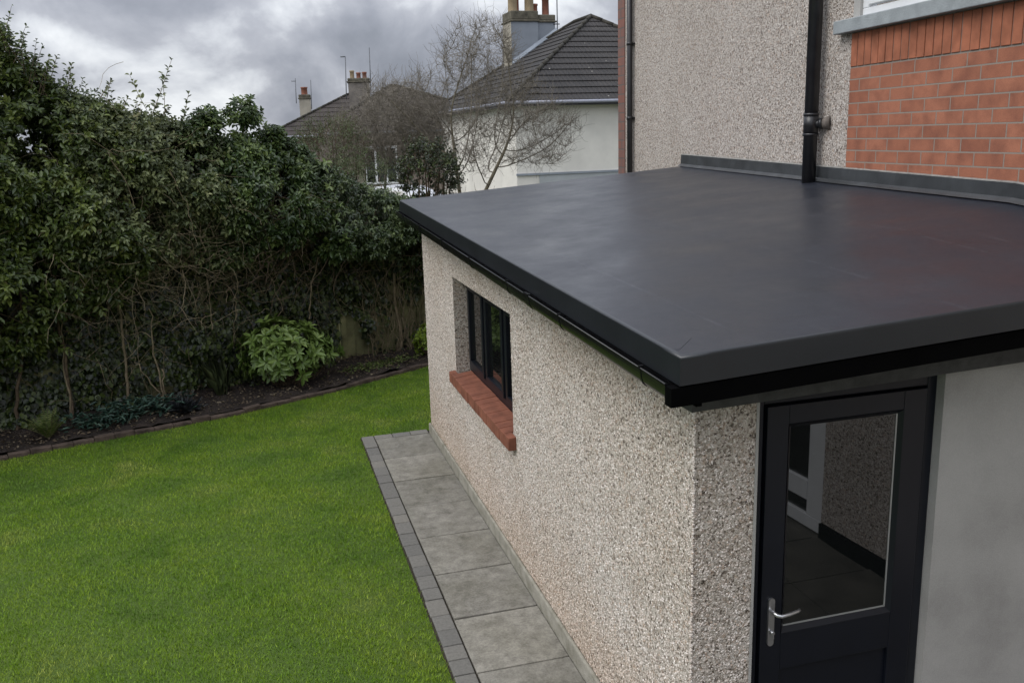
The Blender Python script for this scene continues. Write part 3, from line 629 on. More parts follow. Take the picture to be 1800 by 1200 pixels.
bead((gx0, gx1, gz0, gz1), (gx0+.02, gx1-.02, gz0+.024, gz1-.02), ly0-.002, ly0+.018, g); g.build('glazing_bead', M['anthracite'], door)
g = MB(); s = .02
g.box(gx0+s-.001, gx1-s+.001, ly0+.016, ly0+.020, gz0+s+.003, gz0+s+.010); g.box(gx1-s-.006, gx1-s+.001, ly0+.016, ly0+.020, gz0+s+.01, gz1-s); g.build('glass_spacer', M['spacer'], door)
g = MB(); g.box(gx0+.012, gx1-.012, ly0+.019, ly0+.03, gz0+.012, gz1-.012); g.build('door_glass', M['glass'], door)
# handle
g = MB(); hx0 = .416; pz0, pz1 = .905, 1.145; hw = .0155
pts = []
for k in range(13): a = math.pi*k/12; pts.append((hx0+hw*math.cos(a), pz1-hw+hw*math.sin(a)))
for k in range(13): a = math.pi+math.pi*k/12; pts.append((hx0+hw*math.cos(a), pz0+hw+hw*math.sin(a)))
yb, yf = ly0, ly0-.011
g.face([(x, yf, z) for x, z in pts]); m_ = len(pts)
for k in range(m_):
    (xa, za), (xb, zb) = pts[k], pts[(k+1) % m_]; g.face([(xa, yb, za), (xb, yb, zb), (xb, yf, zb), (xa, yf, za)][::-1])
hp = g.build('handle', M['metal'], door, bevel=.003)
g = MB(); zl = 1.083
g.tube([(hx0, yf, zl), (hx0, yf-.022, zl), (hx0+.006, yf-.036, zl-.004), (hx0+.022, yf-.046, zl-.007), (hx0+.06, yf-.047, zl-.004), (hx0+.105, yf-.044, zl+.002), (hx0+.122, yf-.036, zl+.004)], [.0105, .0095, .0095, .0095, .0088, .008, .0072], 12)
g.build('lever', M['metal'], door)
g = MB(); g.tube([(hx0, yf+.001, .98), (hx0, yf-.02, .98)], .0085, 12); g.hexa([(hx0-.003, yf-.022, .952), (hx0+.003, yf-.022, .952), (hx0+.003, yf-.012, .952), (hx0-.003, yf-.012, .952)], [(hx0-.003, yf-.022, .985), (hx0+.003, yf-.022, .985), (hx0+.003, yf-.012, .985), (hx0-.003, yf-.012, .985)]); g.build('lock_cylinder', M['metal'], door)

# ================================================================== MAIN HOUSE
house = thing('house', 'tall pebbledashed house wall with red brick panel and concrete window sill', 'house', (3.0, 4.0, 0))
def hw_(s, z, off=0.0):
    """point on the house wall: s = metres along the wall measured by y, off = distance out from the wall"""
    return np.array([hx(s), s, z])-HN*off
BY = 2.985; SB = 3.66; ST = 3.915; BZ0 = 2.60
DYA, DYB, DZT = -3.65, -2.45, 2.05     # white door further along the wall
TOPZ = 7.2
w = MB()
def hq(mb, s0, s1, z0, z1, off=0.0, uv=False):
    q = [hw_(s1, z0, off), hw_(s0, z0, off), hw_(s0, z1, off), hw_(s1, z1, off)]
    mb.face(q, uv=[(-s1, z0), (-s0, z0), (-s0, z1), (-s1, z1)] if uv else None)
hq(w, BY, 8.27, 0, TOPZ); hq(w, -9, BY, 0, BZ0) if False else None
hq(w, DYB, BY, 0, BZ0); hq(w, -9, DYA, 0, BZ0); hq(w, DYA, DYB, DZT, BZ0); hq(w, -9, .2, BZ0, TOPZ)
c1 = hw_(8.52, 0); c2 = c1+HN*9
w.face([c1, c1+np.array([0, 0, TOPZ]), c2+np.array([0, 0, TOPZ]), c2])
w.build('pebbledash_wall', M['dash_house'], house)
g = MB(); hq(g, 8.26, 8.525, 0, TOPZ, .012, True); g.face([hw_(8.26, 0, .012), hw_(8.26, TOPZ, .012), hw_(8.26, TOPZ, -.01), hw_(8.26, 0, -.01)]); g.build('quoin', M['quoin'], house)
g = MB()
q0 = .2
def bq(z0, z1, mb, vo):
    q = [hw_(BY, z0, .004), hw_(q0, z0, .004), hw_(q0, z1, .004), hw_(BY, z1, .004)]
    mb.face(q, uv=[(0, z0-vo), (BY-q0, z0-vo), (BY-q0, z1-vo), (0, z1-vo)])
bq(BZ0, SB, g, SB-.0885*14); g.build('brick_panel', M['brick'], house)
# soldier course: real bricks on end
g = MB(); gm = MB(); s_ = BY
while s_ > q0:
    d_ = random.uniform(.0, .004); a0, a1 = s_-.006, s_-.0885+.004
    P = lambda s, z, o: hw_(s, z, o)
    g.hexa([P(a0, SB+.008, -.02), P(a0, SB+.008, .008+d_), P(a1, SB+.008, .008+d_), P(a1, SB+.008, -.02)][::-1], [P(a0, ST-.004, -.02), P(a0, ST-.004, .008+d_), P(a1, ST-.004, .008+d_), P(a1, ST-.004, -.02)][::-1], random.random()); s_ -= .0885
hq(gm, q0, BY, SB, ST, .003)
sol = g.build('soldier_course', M['soldierplain'] if 'soldierplain' in M else simple('soldier_brick', (.33, .120, .066), .85, .34, 6, .3, .002, 110), house, bevel=.003); gm.build('soldier_mortar', M['mortar'], house)
# window above
WS = 2.90
g = MB(); hq(w, 0, 0, 0, 0) if False else None
fr = MB()
fr.hexa([hw_(WS, ST+.10, -.02), hw_(WS, ST+.10, -.09), hw_(q0, ST+.10, -.09), hw_(q0, ST+.10, -.02)], [hw_(WS, ST+.165, -.02), hw_(WS, ST+.165, -.09), hw_(q0, ST+.165, -.09), hw_(q0, ST+.165, -.02)])
fr.hexa([hw_(WS, ST+.165, -.02), hw_(WS, ST+.165, -.09), hw_(WS-.075, ST+.165, -.09), hw_(WS-.075, ST+.165, -.02)], [hw_(WS, 5.3, -.02), hw_(WS, 5.3, -.09), hw_(WS-.075, 5.3, -.09), hw_(WS-.075, 5.3, -.02)])
fr.hexa([hw_(WS-.09, ST+.18, -.005), hw_(WS-.09, ST+.18, -.07), hw_(q0, ST+.18, -.07), hw_(q0, ST+.18, -.005)], [hw_(WS-.09, ST+.245, -.005), hw_(WS-.09, ST+.245, -.07), hw_(q0, ST+.245, -.07), hw_(q0, ST+.245, -.005)])
fr.hexa([hw_(WS-.09, ST+.245, -.005), hw_(WS-.09, ST+.245, -.07), hw_(WS-.155, ST+.245, -.07), hw_(WS-.155, ST+.245, -.005)], [hw_(WS-.09, 5.3, -.005), hw_(WS-.09, 5.3, -.07), hw_(WS-.155, 5.3, -.07), hw_(WS-.155, 5.3, -.005)])
wf = fr.build('window', M['white'], house, bevel=.006)
g = MB(); hq(g, q0, WS-.1, ST+.2, 5.3, -.045); g.build('pane', M['glass'], wf)
g = MB(); g.hexa([hw_(BY, ST, -.1), hw_(BY, ST, .0), hw_(WS, ST, .0), hw_(WS, ST, -.1)][::-1], [hw_(BY, 5.3, -.1), hw_(BY, 5.3, .0), hw_(WS, 5.3, .0), hw_(WS, 5.3, -.1)][::-1]); g.build('window_reveal', M['render'], house)
SL = 3.14
g = MB(); P = lambda s, z, o: hw_(s, z, o)
g.hexa([P(SL, ST+.003, -.08), P(SL, ST+.003, .075), P(q0, ST+.003, .075), P(q0, ST+.003, -.08)][::-1], [P(SL, ST+.125, -.08), P(SL, ST+.10, .075), P(q0, ST+.10, .075), P(q0, ST+.125, -.08)][::-1])
sl = g.build('window_sill', M['concrete_sill'], house, bevel=.006)
# upstand flashing where the roof meets the wall
fl = MB(); fu = MB(); seal = MB(); NSEG = 40
for k in range(NSEG):
    v0, v1 = 1-(k/NSEG)*1.0, 1-((k+1)/NSEG)*1.0
    a, b = roofz(1, v0), roofz(1, v1); a = a.copy(); b = b.copy(); a[0] = hx(a[1]); b[0] = hx(b[1]); H = .128-.02*(k/NSEG)
    up = np.array([0, 0, 1.0]); wob = lambda s: .0025*math.sin(9*s)+.002*math.sin(23*s)
    wa, wb = wob(a[1]), wob(b[1])
    A0, B0 = a-HN*(.060+wa)+up*.002, b-HN*(.060+wb)+up*.002; A1, B1 = a-HN*(.024+wa)+up*.028, b-HN*(.024+wb)+up*.028; A2, B2 = a-HN*(.018+wa)+up*H, b-HN*(.018+wb)+up*H
    A3, B3 = a+HN*.01+up*(H+.004), b+HN*.01+up*(H+.004)
    fl.face([A0, B0, B1, A1][::-1], smooth=True); fl.face([A1, B1, B2, A2][::-1], smooth=True); fl.face([A2, B2, B3, A3][::-1])
    C = up*.005; seal.face([A2+C*0, B2+C*0, B2+up*.010+HN*.012, A2+up*.010+HN*.012][::-1])
e = roofz(1, 1); e[0] = hx(e[1]); fl.face([e-HN*.045+up*.002, e-HN*.022+up*.024, e-HN*.018+up*.115, e+up*.115, e])
fl.build('roof_upstand', M['flash'], ext); seal.build('upstand_sealant', M['sealant'], ext)
# soil pipe near the brick panel
PSY = 3.22; pb = roofz(.93, (PSY+.335)/6.62); pc = hw_(PSY+.16, 0, .09)
px_, py_ = pc[0], pc[1]; zb = 2.74
g = MB(); g.tube([(px_, py_, zb-.1), (px_, py_, 7.2)], .056, 24)
soil = g.build('soil_pipe', M['castiron'], house)
for z in (3.165, 3.325, 5.1):
    g = MB(); g.lathe((px_, py_, z), [(.056, -.012), (.064, -.008), (.064, .008), (.056, .012)], 24); g.build('pipe_collar', M['castiron'], soil)
g = MB(); g.lathe((px_, py_, 3.325), [(.060, -.16), (.060, -.0), ], 24)
q = hw_(PSY+.03, 3.255, -.02); pw = np.array([px_, py_, 3.245]); dd = q-pw
g.tube([pw, pw+dd*.45, pw+dd*1.0], [.034, .036, .036], 16); g.tube([pw+dd*.42, pw+dd*.58], .045, 16); g.build('pipe_branch', M['castiron'], soil)
g = MB(); g.tube([pw+dd*.60, pw+dd*.98], [.043, .062], 14); g.build('mortar_fillet', simple('grey_brown_fillet', (.13, .11, .095), .9, .3, 20), soil)
g = MB(); g.lathe((px_, py_, zb+.02), [(.085, -.02), (.068, -.005), (.060, .004), (.0565, .01)], 24); g.build('pipe_boot', M['membrane'], ext)
# downpipe at the far end of the wall
q = hw_(7.93, 0, .055); g = MB(); g.tube([(q[0], q[1], 0), (q[0], q[1], 7.1)], .036, 16); dp = g.build('downpipe', M['castiron'], house)
for z in (3.40, 4.32):
    g = MB(); g.lathe((q[0], q[1], z), [(.036, -.02), (.043, -.016), (.043, .016), (.036, .02)], 16); c = hw_(7.93, z, .0); g.obox((c[0], c[1], z), HD, HN, -.05, .05, -.03, .0, -.012, .012); g.build('pipe_bracket', M['castiron'], dp)
# white back door seen in the glass, plinth strip, patio
g = MB()
def hbox(mb, s0, s1, z0, z1, o0, o1):
    mb.hexa([hw_(s0, z0, o0), hw_(s1, z0, o0), hw_(s1, z0, o1), hw_(s0, z0, o1)], [hw_(s0, z1, o0), hw_(s1, z1, o0), hw_(s1, z1, o1), hw_(s0, z1, o1)])
for (a, b, c, d) in ((DYA, DYB, .02, .13), (DYA, DYB, DZT-.08, DZT), (DYA, DYA+.1, .13, DZT-.08), (DYB-.2, DYB, .13, DZT-.08), (DYA+.1, DYB-.2, .25, .42)):
    hbox(g, a, b, c, d, -.07, -.01)
wd = g.build('back_door', M['white'], house, bevel=.006)
g = MB(); hbox(g, DYA+.05, DYB-.06, .12, DZT-.06, -.06, -.04); g.build('door_glass', M['glass'], wd)
g = MB(); hbox(g, -9, DYA-.01, 0, .14, .001, .03); hbox(g, DYB+.01, -.002, 0, .14, .001, .03); g.build('plinth', M['blackmatt'], house)
g = MB(); yy = -.05
while yy > -6.5:
    xx = .0
    while xx < 2.4:
        g.box(xx+.003, min(xx+.6, hx(yy-.6)-.03)-.003 if xx < 1.7 else hx(yy-.6)-.033, yy-.6+.006, yy, 0, .02+random.uniform(0, .003), random.random()); xx += .6
    yy -= .6
g.box(0, 2.7, -6.5, -.03, -.02, .004); tag(g.build('patio', M['patio'], bevel=.004), kind='structure')

# ================================================================== FENCE AND HEDGE
U = np.array([.914, .405, 0]); U = U/np.linalg.norm(U); NF = np.array([.405, -.914, 0]); NF = NF/np.linalg.norm(NF); F0 = np.array([-.6, 9.9, 0])
def fp(s, z, off): return F0+U*s+NF*off+np.array([0, 0, z])
fence = thing('garden_fence', 'mossy greenish board fence behind the flower bed and climbers', 'fence', fp(0, 0, 0))
for k in range(-6, 3):
    g = MB(); s0 = k*1.5
    nbd = 10
    for i in range(nbd):
        a = s0+.06+i*.138; g.obox(fp(0, 0, 0), U, NF, a, a+.133, -.012+.012*(i % 2), .012+.012*(i % 2), .0, 1.75)
    g.build('panel', M['fence'], fence)
    g = MB(); g.obox(fp(0, 0, 0), U, NF, s0-.045, s0+.045, -.05, .055, 0, 1.85); g.build('post', M['fence'], fence, bevel=.008)

HS = np.array([-8, -4, -3.71, -3.34, -2.92, -2.26, -1.86, -1.4, -.81, -.32, 0, .44, .9, 1.34, 4]); HZ = np.array([5.2, 4.45, 4.02, 3.70, 3.55, 3.48, 3.22, 3.24, 3.05, 2.90, 2.70, 2.50, 2.32, 2.22, 2.1])
def top_z(s): return np.interp(s, HS, HZ)
def bot_z(s): return np.interp(s, [-8, -3.9, -3.2, -2.5, -1, .3, 1.4, 4], [.75, .95, 1.55, 1.75, 1.72, 1.6, 1.35, 1.3])
def lumpn(s, z): return .5*np.sin(2.9*s+1.3*np.sin(2.1*z+.4))*np.cos(2.6*z+.7*np.sin(1.9*s))+.3*np.sin(6.1*s+2.2*z)*np.cos(5.3*z-3.1*s+1)+.2*np.sin(11*s+3)*np.sin(10*z+1.5*s)
def surf(s, z):
    tz, bz = top_z(s), bot_z(s); f = np.clip((z-bz)/(tz-bz), 0, 1)
    return np.interp(f, [0, .08, .3, .6, .85, 1], [.42, .66, .84, .80, .60, .25])+.34*lumpn(s, z)
def cave(s, z): return np.sin(3.7*s+1.1+1.2*np.sin(1.7*z))*np.sin(4.3*z+.6+.9*np.sin(2.3*s))+.35*np.sin(9*s+2*z)*np.sin(8*z-s)
def shoot_cloud(n, s_rng, frac_rng, L=(.1, .22), nl=9, size=(.04, .06), depth=.5, updir=.35, mask=None, hug=.25, back=.25, spread=1.0, caves=True):
    """leaf shoots spread through the outer part of the hedge"""
    s = rng.uniform(*s_rng, n); f = rng.uniform(*frac_rng, n); tz, bz = top_z(s), bot_z(s); z = bz+(tz-bz)*f
    ln = lumpn(s, z)
    keep = np.ones(n, bool) if mask is None else mask(s, z, f, ln, rng.random(n))
    cv_ = cave(s, z); keep &= (cv_ > -.22) | (f > .90) | (rng.random(n) < (.10 if caves else 1.1))
    s, z, f, ln = s[keep], z[keep], f[keep], ln[keep]; n = len(s)
    off = surf(s, z)-depth*rng.random(n)**2.2
    bk = rng.random(n) < back*np.clip((f-.45)*2.2, 0, 1); off = np.where(bk, rng.uniform(-.5, .4, n), off)
    P = F0+U*s[:, None]+NF*off[:, None]; P[:, 2] = z
    D = nrmz(NF*1.0*rng.uniform(.2, 1.1, n)[:, None]+U*rng.normal(0, .55, n)[:, None]*spread+np.array([0, 0, 1.0])*(rng.normal(updir, .45, n)+np.clip(f-.8, 0, 1)*3)[:, None])
    return expand(P, D, rng.uniform(*L, n), nl, size)
def expand(P, D, L, nl, size, droop=.25):
    n = len(P); t_ = np.linspace(.15, 1, nl)[None, :]+rng.normal(0, .04, (n, nl)); ang = np.arange(nl)[None]*2.4+rng.uniform(0, 6.28, (n, 1))
    a = nrmz(np.cross(D, [.2, .3, .93])); b = np.cross(D, a)
    rad = np.cos(ang)[..., None]*a[:, None]+np.sin(ang)[..., None]*b[:, None]
    LP = P[:, None]+D[:, None]*(L[:, None]*t_)[..., None]
    LD = nrmz(rad*1.0+D[:, None]*(.35+.5*t_)[..., None]+rng.normal(0, .25, (n, nl, 3))-np.array([0, 0, droop]))
    LN_ = nrmz(np.array([0, 0, 1.0])+NF*.75+rng.normal(0, .38, (n, nl, 3)))
    S = rng.uniform(*size, (n, nl))*(1.05-.35*t_)
    rr = np.clip(rng.random((n, 1))*.75+rng.random((n, nl))*.25, 0, 1)
    stems = (P, P+D*L[:, None])
    return LP.reshape(-1, 3), LD.reshape(-1, 3), LN_.reshape(-1, 3), S.ravel(), rr.ravel(), stems
def cat(*cs): return [np.concatenate([c[i] for c in cs]) for i in range(5)]
def stems_paths(st, r0=.003):
    A_, B_ = st; out = []
    for a, b in zip(A_, B_):
        m_ = (a+b)/2+rng.normal(0, .008, 3); out.append((np.array([a-(b-a)*.3, m_, b]), np.array([r0, r0*.8, r0*.4])))
    return out
def tangle(n, s_rng, z_rng, off_rng, length=(.4, 1.1), r=(.002, .006), grav=.1, k=9, wig=.12, cen=None):
    out = []
    for _ in range(n):
        s = random.uniform(*s_rng); z = random.uniform(*z_rng)
        if cen is not None: s = random.gauss(cen[0], cen[1]); z = random.gauss(cen[2], cen[3])
        p = fp(s, z, random.uniform(*off_rng)); d = nrmz(np.array(U*random.gauss(0, 1)+NF*random.gauss(0, .35)+np.array([0, 0, random.gauss(0, .8)]))); L = random.uniform(*length)/k; pts = [p]
        for i in range(k-1):
            d = nrmz(d+rng.normal(0, wig*2, 3)-np.array([0, 0, grav*.3])); p = p+d*L; pts.append(p)
        r0 = random.uniform(*r); out.append((np.array(pts), np.linspace(r0, r0*.35, k)))
    return out
def px_path(pts, off, r0, r1, n=14, wob=.012):
    P = np.array([on_plane(q, F0+NF*off, NF) for q in pts]); t_ = np.linspace(0, len(P)-1, n); Q = np.stack([np.interp(t_, np.arange(len(P)), P[:, i]) for i in range(3)], 1)+rng.normal(0, wob, (n, 3)); return (Q, np.linspace(r0, r1, n)*.72)

def inner(n, s_rng):
    s = rng.uniform(*s_rng, n); f = rng.uniform(0, .97, n); tz, bz = top_z(s), bot_z(s); z = bz+(tz-bz)*f; off = rng.uniform(-.60, -.22, n)
    P = F0+U*s[:, None]+NF*off[:, None]; P[:, 2] = z
    return expand(P, nrmz(NF+rng.normal(0, .7, (n, 3))), rng.uniform(.12, .25, n), 8, (.08, .12))
hole = lambda thr: (lambda s, z, f, ln, r: (ln > thr) | (r < .22) | (f > .9))
# --- tall shrub at the left
sh = thing('tall_privet_shrub', 'tallest shrub of the hedge, upright olive shoots rising at the left edge', 'shrub', fp(-4.6, 0, .3), 'overgrown shrubs forming the hedge')
c = [shoot_cloud(6200, (-6.8, -2.9), (0, 1), nl=9, size=(.070, .115), mask=lambda s, z, f, ln, r: ((ln > -.22) | (r < .25) | (f > .85)) & (r < np.clip((-2.75-s)*2.5+.3, 0, 1)), depth=.55, back=.3),
     shoot_cloud(1500, (-6.8, -2.9), (0, 1), nl=9, size=(.08, .12), depth=.8, back=.6), None]
c[-1] = inner(4200, (-6.8, -2.9)); tops = rng.uniform(-8, -2.8, 260); tz_ = top_z(tops)-.12; P = F0+U*tops[:, None]+NF*rng.uniform(-.3, .5, 260)[:, None]; P[:, 2] = tz_
c.append(expand(P, nrmz(np.c_[rng.normal(0.15, .25, 260), rng.normal(0, .2, 260), np.ones(260)]), rng.uniform(.15, .45, 260), 13, (.05, .085)))
L_ = cat(*c); leaves('foliage', *L_[:4], .5, M['lf_privet'], sh, L_[4])
pth = stems_paths(c[3][5], .004)+tangle(110, (-5.2, -3.3), (1.0, 2.6), (.1, .6), r=(.003, .008))+[px_path([(130, 742), (118, 640), (95, 540), (60, 450), (30, 330)], .3, .03, .012), px_path([(35, 770), (30, 700), (40, 560), (10, 430)], .3, .035, .015), px_path([(75, 450), (100, 500), (118, 560)], .6, .011, .008)]
tubes('branches', pth, M['bark'], sh, 5)
# --- honeysuckle tangle
sh = thing('honeysuckle_climber', 'tangled honeysuckle with bare brown stems and grey-green leaves in mid hedge', 'climber', fp(-2.6, 0, .3), 'overgrown shrubs forming the hedge')
c = [shoot_cloud(4300, (-3.5, -1.75), (.30, 1), nl=9, size=(.058, .095), mask=lambda s, z, f, ln, r: ((ln > -.2) | (r < .4) | (f > .85)) & (r < np.clip((f-.05)*2.6, .30, 1)), depth=.6, back=.35, updir=.15),
     shoot_cloud(1500, (-3.9, -1.5), (0, .5), nl=8, size=(.058, .095), depth=.6), inner(1100, (-3.4, -1.8))]
ts = np.array([-2.35, -2.42, -2.05, -3.2, -2.9, -3.05, -2.6, -1.95, -2.15, -3.45, -3.6, -2.75]); hh = np.array([.66, .3, .38, .5, .35, .45, .3, .3, .25, .45, .4, .25])
P = F0+U*ts[:, None]+NF*.25; P[:, 2] = top_z(ts)-.05
c.append(expand(P, nrmz(np.c_[rng.normal(.2, .25, 12), rng.normal(0, .1, 12), np.ones(12)]), hh, 18, (.055, .08)))
for a_, b_, cc_n in (((262, 215), (302, 104), 26), ((262, 200), (228, 132), 16), ((318, 235), (332, 163), 16), ((140, 190), (118, 118), 18), ((95, 160), (62, 106), 16), ((160, 205), (150, 150), 14), ((205, 210), (196, 166), 12), ((355, 240), (352, 205), 8)):
    A_0, B_0 = on_plane(a_, F0+NF*.3, NF), on_plane(b_, F0+NF*.3, NF); c.append(expand(A_0[None], nrmz((B_0-A_0)[None]), np.array([np.linalg.norm(B_0-A_0)]), cc_n, (.06, .095), 0.0))
L_ = cat(*c); leaves('foliage', *L_[:4], .55, M['lf_honey'], sh, L_[4])
pth = sum([stems_paths(q_[5], .005) for q_ in c[3:]], [])+tangle(330, (-3.4, -1.7), (1.5, 2.9), (.3, .85), r=(.0015, .004), k=12, wig=.16, cen=(-2.5, .55, 2.0, .5))+tangle(130, (-3.8, -3), (1.4, 2.6), (.35, .85), r=(.002, .005), cen=(-3.4, .3, 2.2, .4))+[px_path([(190, 270), (230, 330), (240, 400), (300, 470)], .92, .009, .006), px_path([(300, 300), (330, 360), (345, 430)], .95, .008, .005)]
tubes('stems', pth, M['twig'], sh, 4)
# --- laurel
sh = thing('laurel_shrub', 'dark glossy laurel with three rounded tops right of the honeysuckle', 'shrub', fp(-1.2, 0, .3), 'overgrown shrubs forming the hedge')
c = [shoot_cloud(4200, (-2.2, -.3), (0, 1), nl=10, size=(.080, .125), mask=lambda s, z, f, ln, r: ((ln > -.15) | (r < .2) | (f > .9)), depth=.5, back=.3, L=(.08, .17)), inner(1300, (-2.2, -.3))]
for (s0, dz, rr) in ((-1.84, .22, .15), (-1.36, .30, .19), (-.98, .12, .13), (-.7, .02, .14)):
    n = 90; P = rng.normal(0, 1, (n, 3)); P = nrmz(P)*rr*rng.random((n, 1))**.4; P[:, 2] *= 1.15; P = P+fp(s0, top_z(s0)+dz, .3); c.append(expand(P, nrmz(P-fp(s0, top_z(s0)+dz-.15, .3)), np.full(n, .10), 8, (.07, .10)))
L_ = cat(*c); leaves('foliage', *L_[:4], .48, M['lf_laurel'], sh, L_[4])
tubes('branches', tangle(170, (-2, -.3), (1.4, 2.6), (.0, .7), r=(.003, .008))+tangle(90, (-1.9, -.9), (1.8, 2.5), (.6, .85), r=(.002, .004)), M['bark'], sh, 4)
# --- small-leaved shrub behind the roof corner
sh = thing('small_leaved_shrub', 'low small-leaved glossy shrub overhanging the bed behind the roof corner', 'shrub', fp(.6, 0, .3), 'overgrown shrubs forming the hedge')
c = [shoot_cloud(5600, (-.7, 3.2), (0, 1), nl=10, size=(.055, .088), mask=lambda s, z, f, ln, r: ((ln > -.25) | (r < .3) | (f > .9)) & (r < np.clip((s+.75)*2.5+.2, 0, 1)), depth=.5, back=.35, L=(.07, .16)), inner(1500, (-.7, 3.2))]
L_ = cat(*c); leaves('foliage', *L_[:4], .55, M['lf_small'], sh, L_[4])
tubes('branches', tangle(160, (-.5, 2.5), (1.2, 2.2), (.0, .7), r=(.003, .007)), M['bark'], sh, 4)
# --- fence ivy
ivy = thing('ivy', 'dark ivy blanket climbing over the lower fence under the hedge', 'ivy', fp(-2, 0, .1))
n = 60000; s = rng.uniform(-8, 1.9, n); z = rng.uniform(.02, 2.1, n)**1.0
clear = ((np.abs(s-.05) < .10+.42*np.clip(.75-z, 0, 1)) & (z < .80)) | ((s > .35) & (z < .95+.2*np.sin(9*s)) & (rng.random(n) < .93)) | ((np.abs(s+2.72) < .2) & (z < .3))
patch = lumpn(s*1.7+3, z*1.9); keep = ~clear & ((patch > -.18) | (rng.random(n) < .25)) & (z > .06+.06*np.sin(5*s)); s, z, patch = s[keep], z[keep], patch[keep]; n = len(s)
off = .06+.30*np.clip(patch+.2, 0, 1)*rng.random(n)**.6+.16*np.clip(.6-z, 0, 1)*rng.random(n)+.02*rng.random(n)
P = F0+U*s[:, None]+NF*off[:, None]; P[:, 2] = z
leaves('foliage', P, nrmz(np.array([0, 0, -.8])+U*rng.normal(0, .7, n)[:, None]+NF*.35), nrmz(NF+np.array([0, 0, .7])+rng.normal(0, .5, (n, 3))), rng.uniform(.045, .08, n), 1.0, M['lf_ivy'], ivy, None, .12, .1)
pth = [px_path(q, o_, a, b) for q, o_, a, b in (([(225, 708), (222, 640), (210, 560), (200, 480)], .22, .028, .016), ([(288, 716), (284, 680), (270, 610), (262, 540)], .38, .022, .01), ([(287, 700), (260, 665), (232, 625)], .38, .014, .009), ([(310, 742), (288, 690), (284, 650)], .42, .012, .012),
        ([(125, 742), (120, 690), (108, 600), (105, 540)], .3, .016, .012), ([(415, 560), (412, 500), (400, 450)], .35, .01, .008), ([(545, 560), (548, 500), (560, 440)], .35, .016, .012), ([(372, 580), (368, 520), (360, 460)], .35, .010, .007), ([(480, 600), (495, 540), (470, 470)], .3, .008, .006))]
pth += tangle(150, (-5, 1), (.3, 1.9), (.12, .3), r=(.0015, .004), k=8, wig=.16)
tubes('stems', pth, M['twig'], ivy, 5)
# --- bare stems at the right end
bs = thing('bare_climber', 'bare brown climber stems spread against the fence beside the extension wall', 'climber', fp(.8, 0, .1))
pth = []
for k in range(46):
    s0 = random.choice([.45, .62, .85, .9, 1.1, 1.35, 1.5])+random.gauss(0, .05); s = s0; z = .05; pts = []; dr = random.gauss(0, .16)
    for i in range(12): pts.append(fp(s, z, .10+.12*random.random())); s += dr*.12+random.gauss(0, .028); z += random.uniform(.08, .14)
    r0 = random.choice([.004, .005, .007]); pth.append((np.array(pts), np.linspace(r0, r0*.5, 12)))
pth += [(np.array([fp(.88, .0, .14), fp(.92, .3, .15), fp(.84, .8, .14), fp(.86, 1.4, .14), fp(.8, 1.9, .12)]), np.linspace(.03, .02, 5))]
tubes('stems', pth, M['twig'], bs, 5)
# --- bright shrub in the bed
def whorl_bush(root, cen, rad, n, nl, size, asp, m, seed_tilt=.0, low=-.9, stem=M['bark']):
    P = rng.normal(0, 1, (n, 3)); P = nrmz(P); P = P[P[:, 2] > low]; n = len(P); rr = rng.random((n, 1))**.33
    lum = 1+.16*np.sin(5*P[:, :1]+3)*np.cos(6*P[:, 2:3]+1)
    Dd = nrmz(P*np.array([1, 1, .8])+np.array([0, 0, .45])); C_ = np.array(cen)+P*rr*lum*np.array(rad)
    ang = np.arange(nl)[None]*2*math.pi/nl+rng.uniform(0, 6.28, (n, 1))+rng.normal(0, .2, (n, nl)); a = nrmz(np.cross(Dd, [.2, .3, .93])); b = np.cross(Dd, a)
    radv = np.cos(ang)[..., None]*a[:, None]+np.sin(ang)[..., None]*b[:, None]
    LD = nrmz(radv+Dd[:, None]*rng.uniform(.0, .9, (n, nl))[..., None]-np.array([0, 0, .15])); LP = C_[:, None]+LD*.008-Dd[:, None]*rng.uniform(0, .02, (n, nl))[..., None]
    LNn = np.broadcast_to(Dd[:, None], LD.shape); S = rng.uniform(*size, (n, nl)); rnd = np.clip(.25+.5*rng.random((n, nl))+.25*(P[:, 2:3]), 0, 1)*.8+.2*rng.random((n, nl))
    leaves('foliage', LP.reshape(-1, 3), LD.reshape(-1, 3), LNn.reshape(-1, 3), S.ravel(), asp, m, root, rnd.ravel(), .18, .12)
    base = np.array([cen[0], cen[1], .05]); pth = []
    for k in range(min(n, 60)):
        e_ = C_[k]; mid = base*.45+e_*.55+np.array([0, 0, -.08])+rng.normal(0, .03, 3); pth.append((np.array([base+rng.normal(0, .03, 3)*[1, 1, 0], mid, e_]), np.array([.011, .006, .003])))
    tubes('stems', pth, stem, root, 4)
rb = thing('rhododendron_bush', 'bright green rounded bush with long leaves, largest plant in the bed', 'bush', (-1.48, 8.80, .05))
whorl_bush(rb, (-1.46, 8.83, .52), (.66, .46, .44), 230, 8, (.09, .15), .42, M['lf_rhodo'], low=-.75)
yb_ = thing('yellow_green_bush', 'small yellow-green bush beside the far corner of the extension', 'bush', (.62, 9.72, .05))
whorl_bush(yb_, (.66, 9.75, .30), (.27, .22, .25), 150, 7, (.04, .065), .5, M['lf_yellow'])
def grassy(root, base, n, L, m, spread=.9, wid=.06, up=1.0):
    P = np.array(base)+rng.normal(0, .03, (n, 3))*[1, 1, 0]; D = nrmz(np.c_[rng.normal(0, spread, n), rng.normal(0, spread, n), np.full(n, up)]); l = rng.uniform(*L, n)
    leaves('fronds', P, D, nrmz(np.array([0, 0, .4])+NF*.7+rng.normal(0, .3, (n, 3))), l, wid, m, root, None, .2, .28)
fn = thing('fern', 'light green fern clump at the front of the bed near the left edge', 'fern', (-4.13, 7.48, .06))
P_ = []; D_ = []; N_ = []; S_ = []; stp = []
